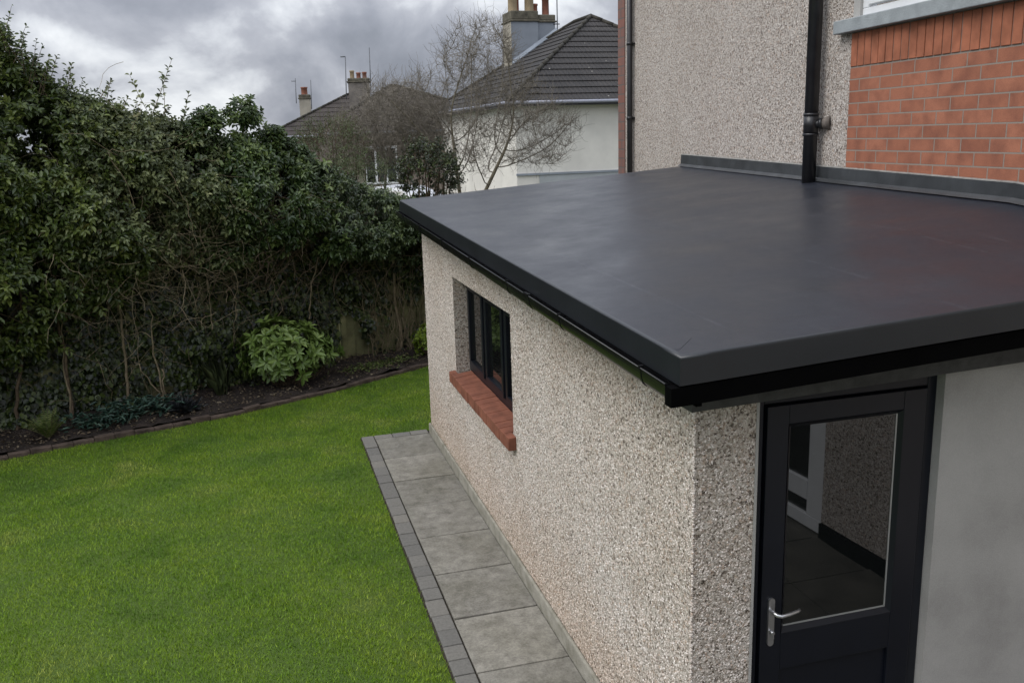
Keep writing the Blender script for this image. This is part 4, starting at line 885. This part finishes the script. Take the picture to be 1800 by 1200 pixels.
for k in range(26):
    a = random.uniform(0, 6.28); el = random.uniform(.85, 1.4); L = random.uniform(.26, .42); d = np.array([math.cos(a)*math.cos(el), math.sin(a)*math.cos(el), math.sin(el)]); p = np.array([-4.13, 7.48, .05]); sd_ = nrmz(np.cross(d, [0, 0, 1.0])); cur = [p]
    for i in range(16):
        d = nrmz(d-np.array([0, 0, .045])); p = p+d*L/16; cur.append(p); w_ = .05*math.sin(math.pi*(i+1.5)/18)
        for sg in (-1, 1): P_.append(p); D_.append(sd_*sg+d*.5); N_.append(np.cross(sd_, d)+rng.normal(0, .1, 3)); S_.append(w_)
    stp.append((np.array(cur[::3]), np.linspace(.002, .001, len(cur[::3]))))
leaves('fronds', np.array(P_), np.array(D_), np.array(N_), np.array(S_), .38, M['lf_fern'], fn); tubes('stems', stp, M['twig'], fn)
for (bx, by, hgt, lab) in ((-3.35, 7.92, .22, 'low blue-green leafy perennial right of the fern'), (-3.02, 8.08, .2, 'low blue-green perennial in front of the forked ivy trunk'), (-3.7, 7.75, .16, 'smallest low blue-green perennial, directly beside the fern')):
    pl_ = thing('leafy_perennial', lab, 'plant', (bx, by, .06), 'low perennials in the bed')
    n = 170; P = np.c_[rng.normal(bx, .16, n), rng.normal(by, .11, n), rng.uniform(.06, .06+hgt, n)]; a = rng.uniform(0, 6.28, n)
    leaves('foliage', P, np.c_[np.cos(a), np.sin(a), rng.uniform(-.2, .8, n)], nrmz(np.c_[rng.normal(0, .3, (n, 2)), np.ones(n)]), rng.uniform(.07, .13, n), .3, M['lf_blue'], pl_)
dk = thing('dark_plant', 'dark purplish spiky plant by the edging below the forked trunk', 'plant', (-2.72, 8.0, .06)); grassy(dk, (-2.72, 8.02, .06), 150, (.12, .26), M['lf_dark'], .9, .13, .8)
sp_ = thing('spiky_plant', 'upright thin-leaved green plant left of the bright bush', 'plant', (-2.3, 8.55, .06)); grassy(sp_, (-2.3, 8.6, .06), 120, (.25, .5), M['lf_olive'], .16, .03, 1.0)
wd_ = thing('creeping_plant', 'sparse creeping green leaves on bare soil near the fence gap', 'plant', (-.1, 9.4, .06))
n = 420; t1 = rng.normal(0, 1, n); P = np.c_[-.15+.32*t1, 9.33+.14*t1+rng.normal(0, .12, n), np.full(n, .10)]; a = rng.uniform(0, 6.28, n); leaves('foliage', P, np.c_[np.cos(a), np.sin(a), rng.uniform(0, .8, n)], nrmz(np.c_[rng.normal(0, .3, (n, 2)), np.ones(n)]), rng.uniform(.03, .07, n), .35, M['lf_fern'], wd_)
n = 2600; xx = rng.uniform(-7, 1.2, n); ye = np.interp(xx, EDGE[:, 0], EDGE[:, 1])+.1; yy = ye+(9.9+(xx+.6)*.443-ye)*rng.random(n)**1.2; a = rng.uniform(0, 6.28, n)
tag(leaves('leaf_litter', np.c_[xx, yy, .075+.05*(yy-ye)+rng.uniform(0, .02, n)], np.c_[np.cos(a), np.sin(a), rng.uniform(-.1, .4, n)], nrmz(np.c_[rng.normal(0, .4, (n, 2)), np.ones(n)]), rng.uniform(.02, .05, n), .6, M['lf_litter']), 'dry leaf litter scattered over the bed soil', 'leaf litter', kind='stuff')

# ================================================================== BARE TREE (space colonisation)
def colonise(attr, starts, step=.12, infl=.9, kill=.16, iters=90, jit=.15, bias=(0, 0, .02)):
    pos = []; par = []
    for ch_ in (starts if isinstance(starts[0], list) else [starts]):
        for k_, q_ in enumerate(ch_): par.append(-1 if k_ == 0 else len(pos)-1); pos.append(np.array(q_, float))
    A_ = attr.copy()
    for _ in range(iters):
        P = np.array(pos); d = np.linalg.norm(A_[:, None]-P[None], axis=2); ni = d.argmin(1); nd = d[np.arange(len(A_)), ni]; ok = nd < infl
        if not ok.any(): ok = nd < nd.min()+.3
        vec = np.zeros_like(P); dv = nrmz(A_-P[ni]); np.add.at(vec, ni[ok], dv[ok]); act = np.unique(ni[ok]); new = []
        for i in act:
            v_ = vec[i]+rng.normal(0, jit, 3)+np.array(bias); q_ = P[i]+v_/(np.linalg.norm(v_)+1e-9)*step; new.append(q_); pos.append(q_); par.append(int(i))
        Q = np.array(new); dd_ = np.linalg.norm(A_[:, None]-Q[None], axis=2).min(1); A_ = A_[dd_ > kill]
        if len(A_) == 0: break
    return np.array(pos), par
def tree_paths(pos, par, rtip=.004, expo=2.3):
    n = len(pos); rad = np.zeros(n); kids = [[] for _ in range(n)]
    for i, p in enumerate(par):
        if p >= 0: kids[p].append(i)
    for i in range(n-1, -1, -1): rad[i] = rtip if not kids[i] else (sum(rad[k]**expo for k in kids[i]))**(1/expo)
    out = []; roots = [i for i, p in enumerate(par) if p < 0]; stack = [(r_, [r_]) for r_ in roots]
    while stack:
        i, path = stack.pop(); ks = sorted(kids[i], key=lambda k: -rad[k])
        if not ks:
            if len(path) > 1: out.append(path)
            continue
        for k in ks[1:]: stack.append((k, [i, k]))
        stack.append((ks[0], path+[ks[0]]))
    return [(pos[p], np.r_[np.minimum(rad[p[0]], rad[p[1]]), rad[p[1:]]]) for p in out], rad, kids
def twiglets(pos, rad, kids, n, L, thr=.008, up=.6):
    idx = np.where(rad < thr)[0]; out = []
    for _ in range(n):
        i = random.choice(list(idx)); p = pos[i]; d = nrmz(rng.normal(0, 1, 3)+np.array([0, 0, up])); l = random.uniform(*L); pts = [p]
        for k in range(4): d = nrmz(d+rng.normal(0, .42, 3)+np.array([0, 0, .12])); p = p+d*l/4; pts.append(p)
        out.append((np.array(pts), np.linspace(.0028, .0016, 5)))
    return out
def ell(cpx, dep, rx, ry, rz, n, hollow=.0):
    c_ = at_depth(cpx, dep); P = nrmz(rng.normal(0, 1, (n, 3)))*(hollow+(1-hollow)*rng.random((n, 1))**(1/3)); sc = dep/FPX
    return c_+RT*(P[:, :1]*rx*sc)+np.array([0, 0, 1.0])*(P[:, 2:3]*rz*sc)+np.array([FW[0], FW[1], 0])*(P[:, 1:2]*ry)
TD = 15.0; tb = at_depth((832, 335), TD); tb[2] = 0
tree = thing('bare_tree', 'bare twiggy tree in front of the white neighbouring house', 'tree', tb)
attr = np.concatenate([ell((850, 150), TD, 85, 1.0, 118, 520), ell((800, 190), TD, 110, 1.1, 95, 260), ell((925, 225), TD, 95, 1.0, 75, 260), ell((990, 215), TD, 48, .5, 30, 45), ell((700, 180), TD, 70, .8, 55, 150), ell((850, 265), TD, 90, 1.0, 45, 120), ell((960, 275), TD, 50, .6, 22, 40)])
base = at_depth((832, 330), TD)
pos, par = colonise(attr, [[tb+np.array([.02*z, 0, z]) for z in np.linspace(0, 2.15, 12)], [tb+np.array([-.14-.03*z, .1, z]) for z in np.linspace(0, 2.3, 12)], [tb+np.array([.08+.02*z, -.1, z]) for z in np.linspace(0, 2.25, 12)]], step=.11, infl=2.2, kill=.16, iters=120, jit=.22, bias=(0, 0, .12))
pth, rad, kids = tree_paths(pos, par, .0042, 2.4)
big = [q for q in pth if q[1][0] > .016]; small = [q for q in pth if q[1][0] <= .016]
tubes('trunk', big, M['treebark'], tree, 7); tubes('twigs', small+twiglets(pos, rad, kids, 5600, (.15, .42), .01), M['treetwig'], tree, 3)
# twiggy shrub mass left of it
TD2 = 16.0; tb2 = at_depth((672, 335), TD2); tb2[2] = 0
tr2 = thing('twiggy_shrub', 'wide brownish twiggy shrub before the brown house, left of the bare tree', 'shrub', tb2)
attr = np.concatenate([ell((680, 235), TD2, 95, 1.2, 70, 420), ell((620, 250), TD2, 60, 1, 60, 160), ell((745, 230), TD2, 60, 1, 60, 200), ell((690, 170), TD2, 60, .8, 28, 70)])
pos, par = colonise(attr, [tb2+np.array([0, 0, z]) for z in np.linspace(0, 2.0, 12)], step=.11, infl=2.4, kill=.17, iters=120, jit=.25)
pth, rad, kids = tree_paths(pos, par, .0036, 2.5); tubes('branches', pth, M['treetwig'], tr2, 4); tubes('twigs', twiglets(pos, rad, kids, 5200, (.15, .42), .012), M['treetwig'], tr2, 3)
# ivy-clad dark shrub and olive shrub
def cloudshrub(root, cpx, dep, rx, ry, rz, n, nl, size, asp, m, extra=()):
    P = ell(cpx, dep, rx, ry, rz, n, .35); c_ = at_depth(cpx, dep); lum = np.sin(P[:, 0]*4+1)*np.sin(P[:, 2]*5+2)
    P = P[(lum > -.35) | (rng.random(len(P)) < .4)]; D = nrmz(nrmz(P-c_)+np.array([0, 0, .5])+rng.normal(0, .4, P.shape)); e_ = expand(P, D, rng.uniform(.1, .26, len(P)), nl, size)
    leaves('foliage', e_[0], e_[1], e_[2], e_[3], asp, m, root, e_[4])
    b_ = np.array([c_[0], c_[1], 0]); pp = stems_paths(e_[5], .003)
    for k in range(24): q_ = P[random.randrange(len(P))]; mid = b_*.3+q_*.7+rng.normal(0, .06, 3); mid[2] = q_[2]*.6; pp.append((np.array([b_+rng.normal(0, .06, 3)*[1, 1, 0], mid, q_]), np.array([.03, .015, .005])))
    tubes('branches', pp, M['bark'], root, 4)
q = at_depth((755, 300), 14); q[2] = 0
s1 = thing('ivy_clad_shrub', 'dark ivy-clad shrub at the foot of the bare tree behind the roof edge', 'shrub', q); cloudshrub(s1, (752, 305), 14, 46, .45, 48, 520, 9, (.04, .06), .7, M['lf_ivy'])
q = at_depth((590, 290), 14.5); q[2] = 0
s2 = thing('olive_shrub', 'loose olive-green shrub rising behind the hedge before the far roofs', 'shrub', q); cloudshrub(s2, (585, 265), 14.5, 62, .6, 55, 620, 10, (.025, .045), .4, M['lf_olive'])
cpx = (635, 315); P = ell(cpx, 14.2, 60, .6, 45, 330, .2)
e_ = expand(P, nrmz(rng.normal(0, .5, P.shape)+np.array([0, 0, .8])), rng.uniform(.1, .26, len(P)), 9, (.025, .045)); leaves('foliage', *e_[:4], .4, M['lf_olive'], s2, e_[4])
# wild tops poking above the hedge far left handled by the shoots

# ================================================================== NEIGHBOURING HOUSES
def rot(a): return np.array([math.cos(a), math.sin(a), 0]), np.array([-math.sin(a), math.cos(a), 0])
def tiled(mb, A_, B_, C_, D_, gauge, lift=.035):
    """tiled roof face, A-B eave, D-C top edge (C=D for a triangle): stepped courses with UVs in metres"""
    A_, B_, C_, D_ = map(lambda q: np.array(q, float), (A_, B_, C_, D_)); ev = nrmz(B_-A_); nrm = nrmz(np.cross(B_-A_, D_-A_))
    slope = np.linalg.norm((D_-A_)-ev*((D_-A_)@ev)); n = max(2, int(round(slope/gauge)))
    for i in range(n):
        t0, t1 = i/n, (i+1)/n; a, b = A_+(D_-A_)*t0, B_+(C_-B_)*t0; d, c = A_+(D_-A_)*t1, B_+(C_-B_)*t1; up = nrm*lift
        u = lambda P_: (float((P_-A_)@ev), t0*slope)
        mb.face([a+up, b+up, c+nrm*.004, d+nrm*.004], uv=[u(a), u(b), (u(c)[0], t1*slope), (u(d)[0], t1*slope)])
        mb.face([a-nrm*.01, b-nrm*.01, b+up, a+up], uv=[u(a), u(b), u(b), u(a)])
def nhouse(root, O, ang, wl, ry, dp_, apx, apy, H, eave_z, base_z, wallm, tilem, gauge, over=.35, gutm=None, ridge=None, rightx=None):
    """O: front-left wall corner (xy); ex along the front to the right, ey away; pyramid/hip apex at (apx, apy)"""
    ex, ey = rot(ang); O = np.array([O[0], O[1], 0]); P = lambda a, b, z: O+ex*a+ey*b+np.array([0, 0, z])
    wx = wl
    g = MB(); g.hexa([P(0, 0, base_z), P(wx, 0, base_z), P(wx, dp_, base_z), P(0, dp_, base_z)], [P(0, 0, eave_z), P(wx, 0, eave_z), P(wx, dp_, eave_z), P(0, dp_, eave_z)]); g.build('wall', wallm, root)
    g = MB(); E0, E1, E2, E3 = P(-over, -over, eave_z), P(wx+over, -over, eave_z), P(wx+over, dp_+over, eave_z), P(-over, dp_+over, eave_z); T = P(apx, apy, eave_z+H); T2 = P(apx+(.3 if not ry else 0), apy+ry, eave_z+H)
    if ry:
        tiled(g, E0, E1, T, T, gauge); tiled(g, E3, E0, T, T2, gauge); tiled(g, E1, E2, T2, T, gauge); tiled(g, E2, E3, T2, T2, gauge); hips = ((E0, T), (E3, T2), (E1, T), (E2, T2), (T, T2))
    else:
        tiled(g, E0, E1, T2, T, gauge); tiled(g, E3, E0, T, T, gauge); tiled(g, E1, E2, T2, T2, gauge); tiled(g, E2, E3, T, T2, gauge); hips = ((E0, T), (E3, T), (E1, T2), (E2, T2), (T, T2))
    rf = g.build('roof', tilem, root)
    g = MB(); up = np.array([0, 0, .05])
    for a, b in hips:
        nseg = 16; pts = [a+(b-a)*k/nseg+up for k in range(nseg+1)]; rr = [.11]*(nseg+1)
        for k in range(nseg): g.tube([pts[k], pts[k]+(pts[k+1]-pts[k])*.96], [.078, .066], 8)
    g.build('ridge_tiles', ridge or M['ridge'], root)
    g = MB(); g.hexa([P(-over, -over, eave_z-.16), P(wx+over, -over, eave_z-.16), P(wx+over, dp_+over, eave_z-.16), P(-over, dp_+over, eave_z-.16)], [P(-over+.02, -over+.02, eave_z-.012), P(wx+over-.02, -over+.02, eave_z-.012), P(wx+over-.02, dp_+over-.02, eave_z-.012), P(-over+.02, dp_+over-.02, eave_z-.012)]); g.build('soffit', M['castiron'], root)
    g = MB(); q0, q1, q2 = P(-over-.06, dp_+over, eave_z-.05), P(-over-.06, -over-.06, eave_z-.05), P(wx+over, -over-.06, eave_z-.05); g.tube([q0, q1], .06, 8); g.tube([q1, q2], .06, 8); g.build('gutter', gutm or M['gutter_white'], root)
    return P, rf
def chimney(root, c_, ex, ey, wx, wy, z0, z1, m, pots, capm=M['moss_cap'], cap=.28, sidem=None):
    """c_: front-left corner xy; pots: list of (fx, fy, radius, height, material)"""
    O = np.array([c_[0], c_[1], 0]); g = MB(); g.obox(O, ex, ey, 0, wx, 0, wy, z0, z1); ch = g.build('chimney', m, root)
    g = MB(); g.obox(O, ex, ey, -.07, wx+.07, -.07, wy+.07, z1-.02, z1+.06); g.obox(O, ex, ey, -.02, wx+.02, -.02, wy+.02, z1+.06, z1+cap); g.build('chimney_cap', capm, ch, bevel=.05)
    for fx_, fy_, r_, h_, pm in pots:
        b_ = O+ex*wx*fx_+ey*wy*fy_+np.array([0, 0, z1+cap-.03]); g = MB(); g.lathe(b_, [(r_*1.05, 0), (r_, .06), (r_*.96, h_-.09), (r_*1.12, h_-.07), (r_*1.12, h_), (r_*.8, h_)], 12); g.build('chimney_pot', pm, ch)
    return ch
A1 = RD(0.5); D1 = 30.0
C1 = at_depth((893, 181), D1); ex1, ey1 = rot(A1)
h1 = thing('neighbouring_house', 'white rendered house with dark tiled hip roof and grey chimney', 'house', (C1[0], C1[1], 0))
Pn, rf = nhouse(h1, C1[:2]+(ex1*.35+ey1*.35)[:2], A1, 9.6, 2.0, 12.6, 4.75, 5.1, 3.35, C1[2]+.05, -.5, M['whitepaint'], M['tiles'], .42)
ez1 = C1[2]
g = MB(); g.obox(Pn(0, 0, 0), ex1, ey1, -.03, 9.6, -.05, .0, 1.86, 1.93); g.build('string_course', M['leadgrey'], h1)
g = MB(); g.obox(Pn(0, 0, 0), ex1, ey1, .8, 9.6, -.025, -.0, -.4, 1.86); g.build('lower_wall', M['cap_grey'], h1)
def hwin(root, a, z0, z1, w_, side=False):
    if side: b = lambda x0, x1, zz0, zz1, o0, o1: (Pn(0, 0, 0), ey1, -ex1, x0, x1, o0, o1, zz0, zz1)
    g = MB(); g.obox(Pn(0, 0, 0), ey1, -ex1, a, a+w_, .0, .04, z0, z1); f_ = g.build('window', M['white'], root)
    for k in range(2):
        g = MB(); s_0 = a+.07+k*(w_-.07)/2; g.obox(Pn(0, 0, 0), ey1, -ex1, s_0, s_0+(w_-.07)/2-.07, .035, .046, z0+.07, z1-.07); g.build('pane', M['glass'], f_)

# grey chimney, built where the left roof face rises
cdp = 38.0; cc = at_depth((899, 60), cdp); cz = at_depth((899, 38), cdp)[2]
ch1 = chimney(h1, cc[:2], ex1, ey1, 1.18, 1.25, ez1+.2, cz, M['leadgrey'], [(.16, .3, .20, 1.05, M['pot_buff']), (.78, .3, .20, 1.05, M['pot_buff']), (.46, .8, .12, .9, M['pot_red'])], cap=.42)
cc2 = cc+ex1*1.18+ey1*.10
ch2 = chimney(h1, cc2[:2], ex1, ey1, .80, 1.0, ez1+.8, cz-.02, M['leadgrey'], [(.0, .4, .15, .50, M['pot_red']), (.62, .35, .155, .74, M['pot_red'])], cap=.30)
g = MB(); g.obox(np.array([cc[0], cc[1], 0]), ex1, ey1, -.012, -.004, .004, 1.246, ez1+.2, cz-.03); g.build('chimney_side', M['stack_cream'], ch1)
g = MB(); q = cc2+ex1*.90; b_ = np.array([q[0], q[1], cz-.6]); g.tube([b_-ex1*.15+np.array([0, 0, .05]), b_, b_+np.array([0, 0, .5]), b_+np.array([0, 0, 3.2])], .024, 6); g.tube([b_+np.array([0, 0, .5])-ex1*.18, b_+np.array([0, 0, .5])+ex1*.1], .026, 6); g.build('aerial', M['aerial'], h1)
# lead soaker where the stack meets the slope
pit = 3.35/(4.75+.35)
O1 = Pn(0, 0, 0); la_, lb_ = float((cc-O1)@ex1), float((cc-O1)@ey1)
def rs(a, b, u_): return O1*np.array([1, 1, 0])+ex1*a+ey1*b+np.array([0, 0, ez1+.05+(a+.35)*pit+u_])
g = MB(); g.hexa([rs(la_, lb_-.16, -.02), rs(la_+2.0, lb_-.16, -.02), rs(la_+2.0, lb_+.0, -.02), rs(la_, lb_+.0, -.02)], [rs(la_, lb_-.16, .06), rs(la_+2.0, lb_-.16, .06), rs(la_+2.0, lb_-.01, .2), rs(la_, lb_-.01, .2)]); g.build('lead_flashing', M['lead'], h1)
# second house
A2 = -RD(8); D2 = 41.0; C2 = at_depth((571, 240), D2); ex2, ey2 = rot(A2)
h2 = thing('neighbouring_house', 'brown house with brown hip roof behind the twiggy shrub, middle of the three', 'house', (C2[0], C2[1], 0))
Pn2, _ = nhouse(h2, C2[:2], A2, 9.4, 0, 8.5, 3.1, 3.6, 2.15, C2[2]+.15, -.6, M['brownwall'], M['tiles_far'], .5, gutm=M['aerial'])
for a in (1.7,):
    g = MB(); g.obox(Pn2(0, 0, 0), ex2, ey2, a, a+1.5, -.06, -.0, 1.2, 2.9); f_ = g.build('window', M['white'], h2)
    for k in range(3): g = MB(); g.obox(Pn2(0, 0, 0), ex2, ey2, a+.08+k*.48, a+.08+k*.48+.38, -.066, -.055, 1.3, 2.8); g.build('pane', M['glass'], f_)
cdp2 = 46.0; cc = at_depth((612, 150), cdp2); cz = at_depth((612, 145), cdp2)[2]
chimney(h2, cc[:2], ex2, ey2, 1.08, .7, cz-2.6, cz, M['stack_brown'], [(.2, .5, .11, .42, M['pot_buff']), (.5, .5, .11, .32, M['pot_red']), (.78, .5, .11, .34, M['pot_red'])], cap=.2)
g = MB()
def pole(mb, px, y0, y1, dep, arm=0):
    a, b = at_depth((px[0], y1), dep), at_depth((px[1], y0), dep); mb.tube([a, b], .025, 5)
    if arm: mb.tube([b-np.array([0, 0, abs(arm[1])]), b-np.array([0, 0, abs(arm[1])])+ex2*arm[0]], .03, 5)
pole(g, (609, 607), 100, 175, cdp2, (-.25, .0)); pole(g, (652, 649), 84, 160, cdp2); g.build('aerial', M['aerial'], h2)
# third house
A3 = -RD(8); D3 = 54.0; C3 = at_depth((478, 243), D3)
h3 = thing('neighbouring_house', 'farthest house with brown hip roof and cream chimney, left of the three', 'house', (C3[0], C3[1], 0))
Pn3, _ = nhouse(h3, C3[:2], A3, 9.6, 0, 8.5, 4.5, 3.6, 2.45, C3[2]+.1, -.6, M['brownwall'], M['tiles_far'], .5)
cdp3 = 58.0; cc = at_depth((526, 180), cdp3); cz = at_depth((526, 174), cdp3)[2]
chimney(h3, cc[:2], ex2, ey2, .68, .7, cz-2.2, cz, M['stack_cream'], [(.5, .5, .2, .5, M['pot_red'])], cap=.26)
g = MB(); pole(g, (521, 519), 138, 182, cdp3); g.tube([at_depth((512, 143), cdp3), at_depth((520, 143), cdp3)], .025, 5); pole(g, (548, 546), 141, 192, cdp3); g.build('aerial', M['aerial'], h3)
# white car glimpsed between shrubs
cp = at_depth((675, 330), 27.0); car = thing('parked_car', 'white parked car half hidden by shrubs before the brown house', 'car', (cp[0], cp[1], .1)); exc, eyc = rot(-RD(38)); zt = at_depth((675, 326), 27.0)[2]; zb_ = zt-1.5
prof = [(-2.1, .35), (-2.15, .75), (-1.95, .95), (-1.1, 1.02), (-.55, 1.42), (.1, 1.5), (1.0, 1.46), (1.7, 1.1), (2.0, .98), (2.08, .6), (2.0, .33)]
def carpt(a, z, b): return np.array([cp[0], cp[1], zb_])+exc*a+eyc*b+np.array([0, 0, z])
g = MB(); nP = len(prof); tuck = lambda z: .82 if z < 1.0 else .82-.22*(z-1.0)/.5
for k in range(nP):
    (a, z), (a2, z2) = prof[k], prof[(k+1) % nP]; g.face([carpt(a, z, -tuck(z)), carpt(a2, z2, -tuck(z2)), carpt(a2, z2, tuck(z2)), carpt(a, z, tuck(z))])
g.face([carpt(a, z, -tuck(z)) for a, z in prof][::-1]); g.face([carpt(a, z, tuck(z)) for a, z in prof]); g.build('body', M['carpaint'], car, bevel=.06, seg=3)
for sg in (-1, 1):
    g = MB(); y_ = lambda z: sg*(tuck(z)+.006)
    q_ = [carpt(-.95, 1.03, y_(1.03)), carpt(-.5, 1.36, y_(1.36)), carpt(.95, 1.38, y_(1.38)), carpt(1.45, 1.05, y_(1.05))]; g.face(q_ if sg < 0 else q_[::-1]); g.build('side_window', M['glass'], car)
    for a in (-1.3, 1.3):
        g = MB(); c_ = carpt(a, .32, sg*.78); g.tube([c_-eyc*.1, c_+eyc*.1], .32, 18); wh = g.build('wheel', M['tyre'], car)
        g = MB(); g.tube([c_-eyc*.105, c_+eyc*.105], .19, 14); g.build('rim', M['metal'], wh)
g = MB(); g.face([carpt(-1.08, 1.045, -.6), carpt(-1.08, 1.045, .6), carpt(-.58, 1.425, .5), carpt(-.58, 1.425, -.5)][::-1]); g.build('windscreen', M['glass'], car)
print('objects', len(bpy.data.objects), 'verts', sum(len(m_.vertices) for m_ in bpy.data.meshes))
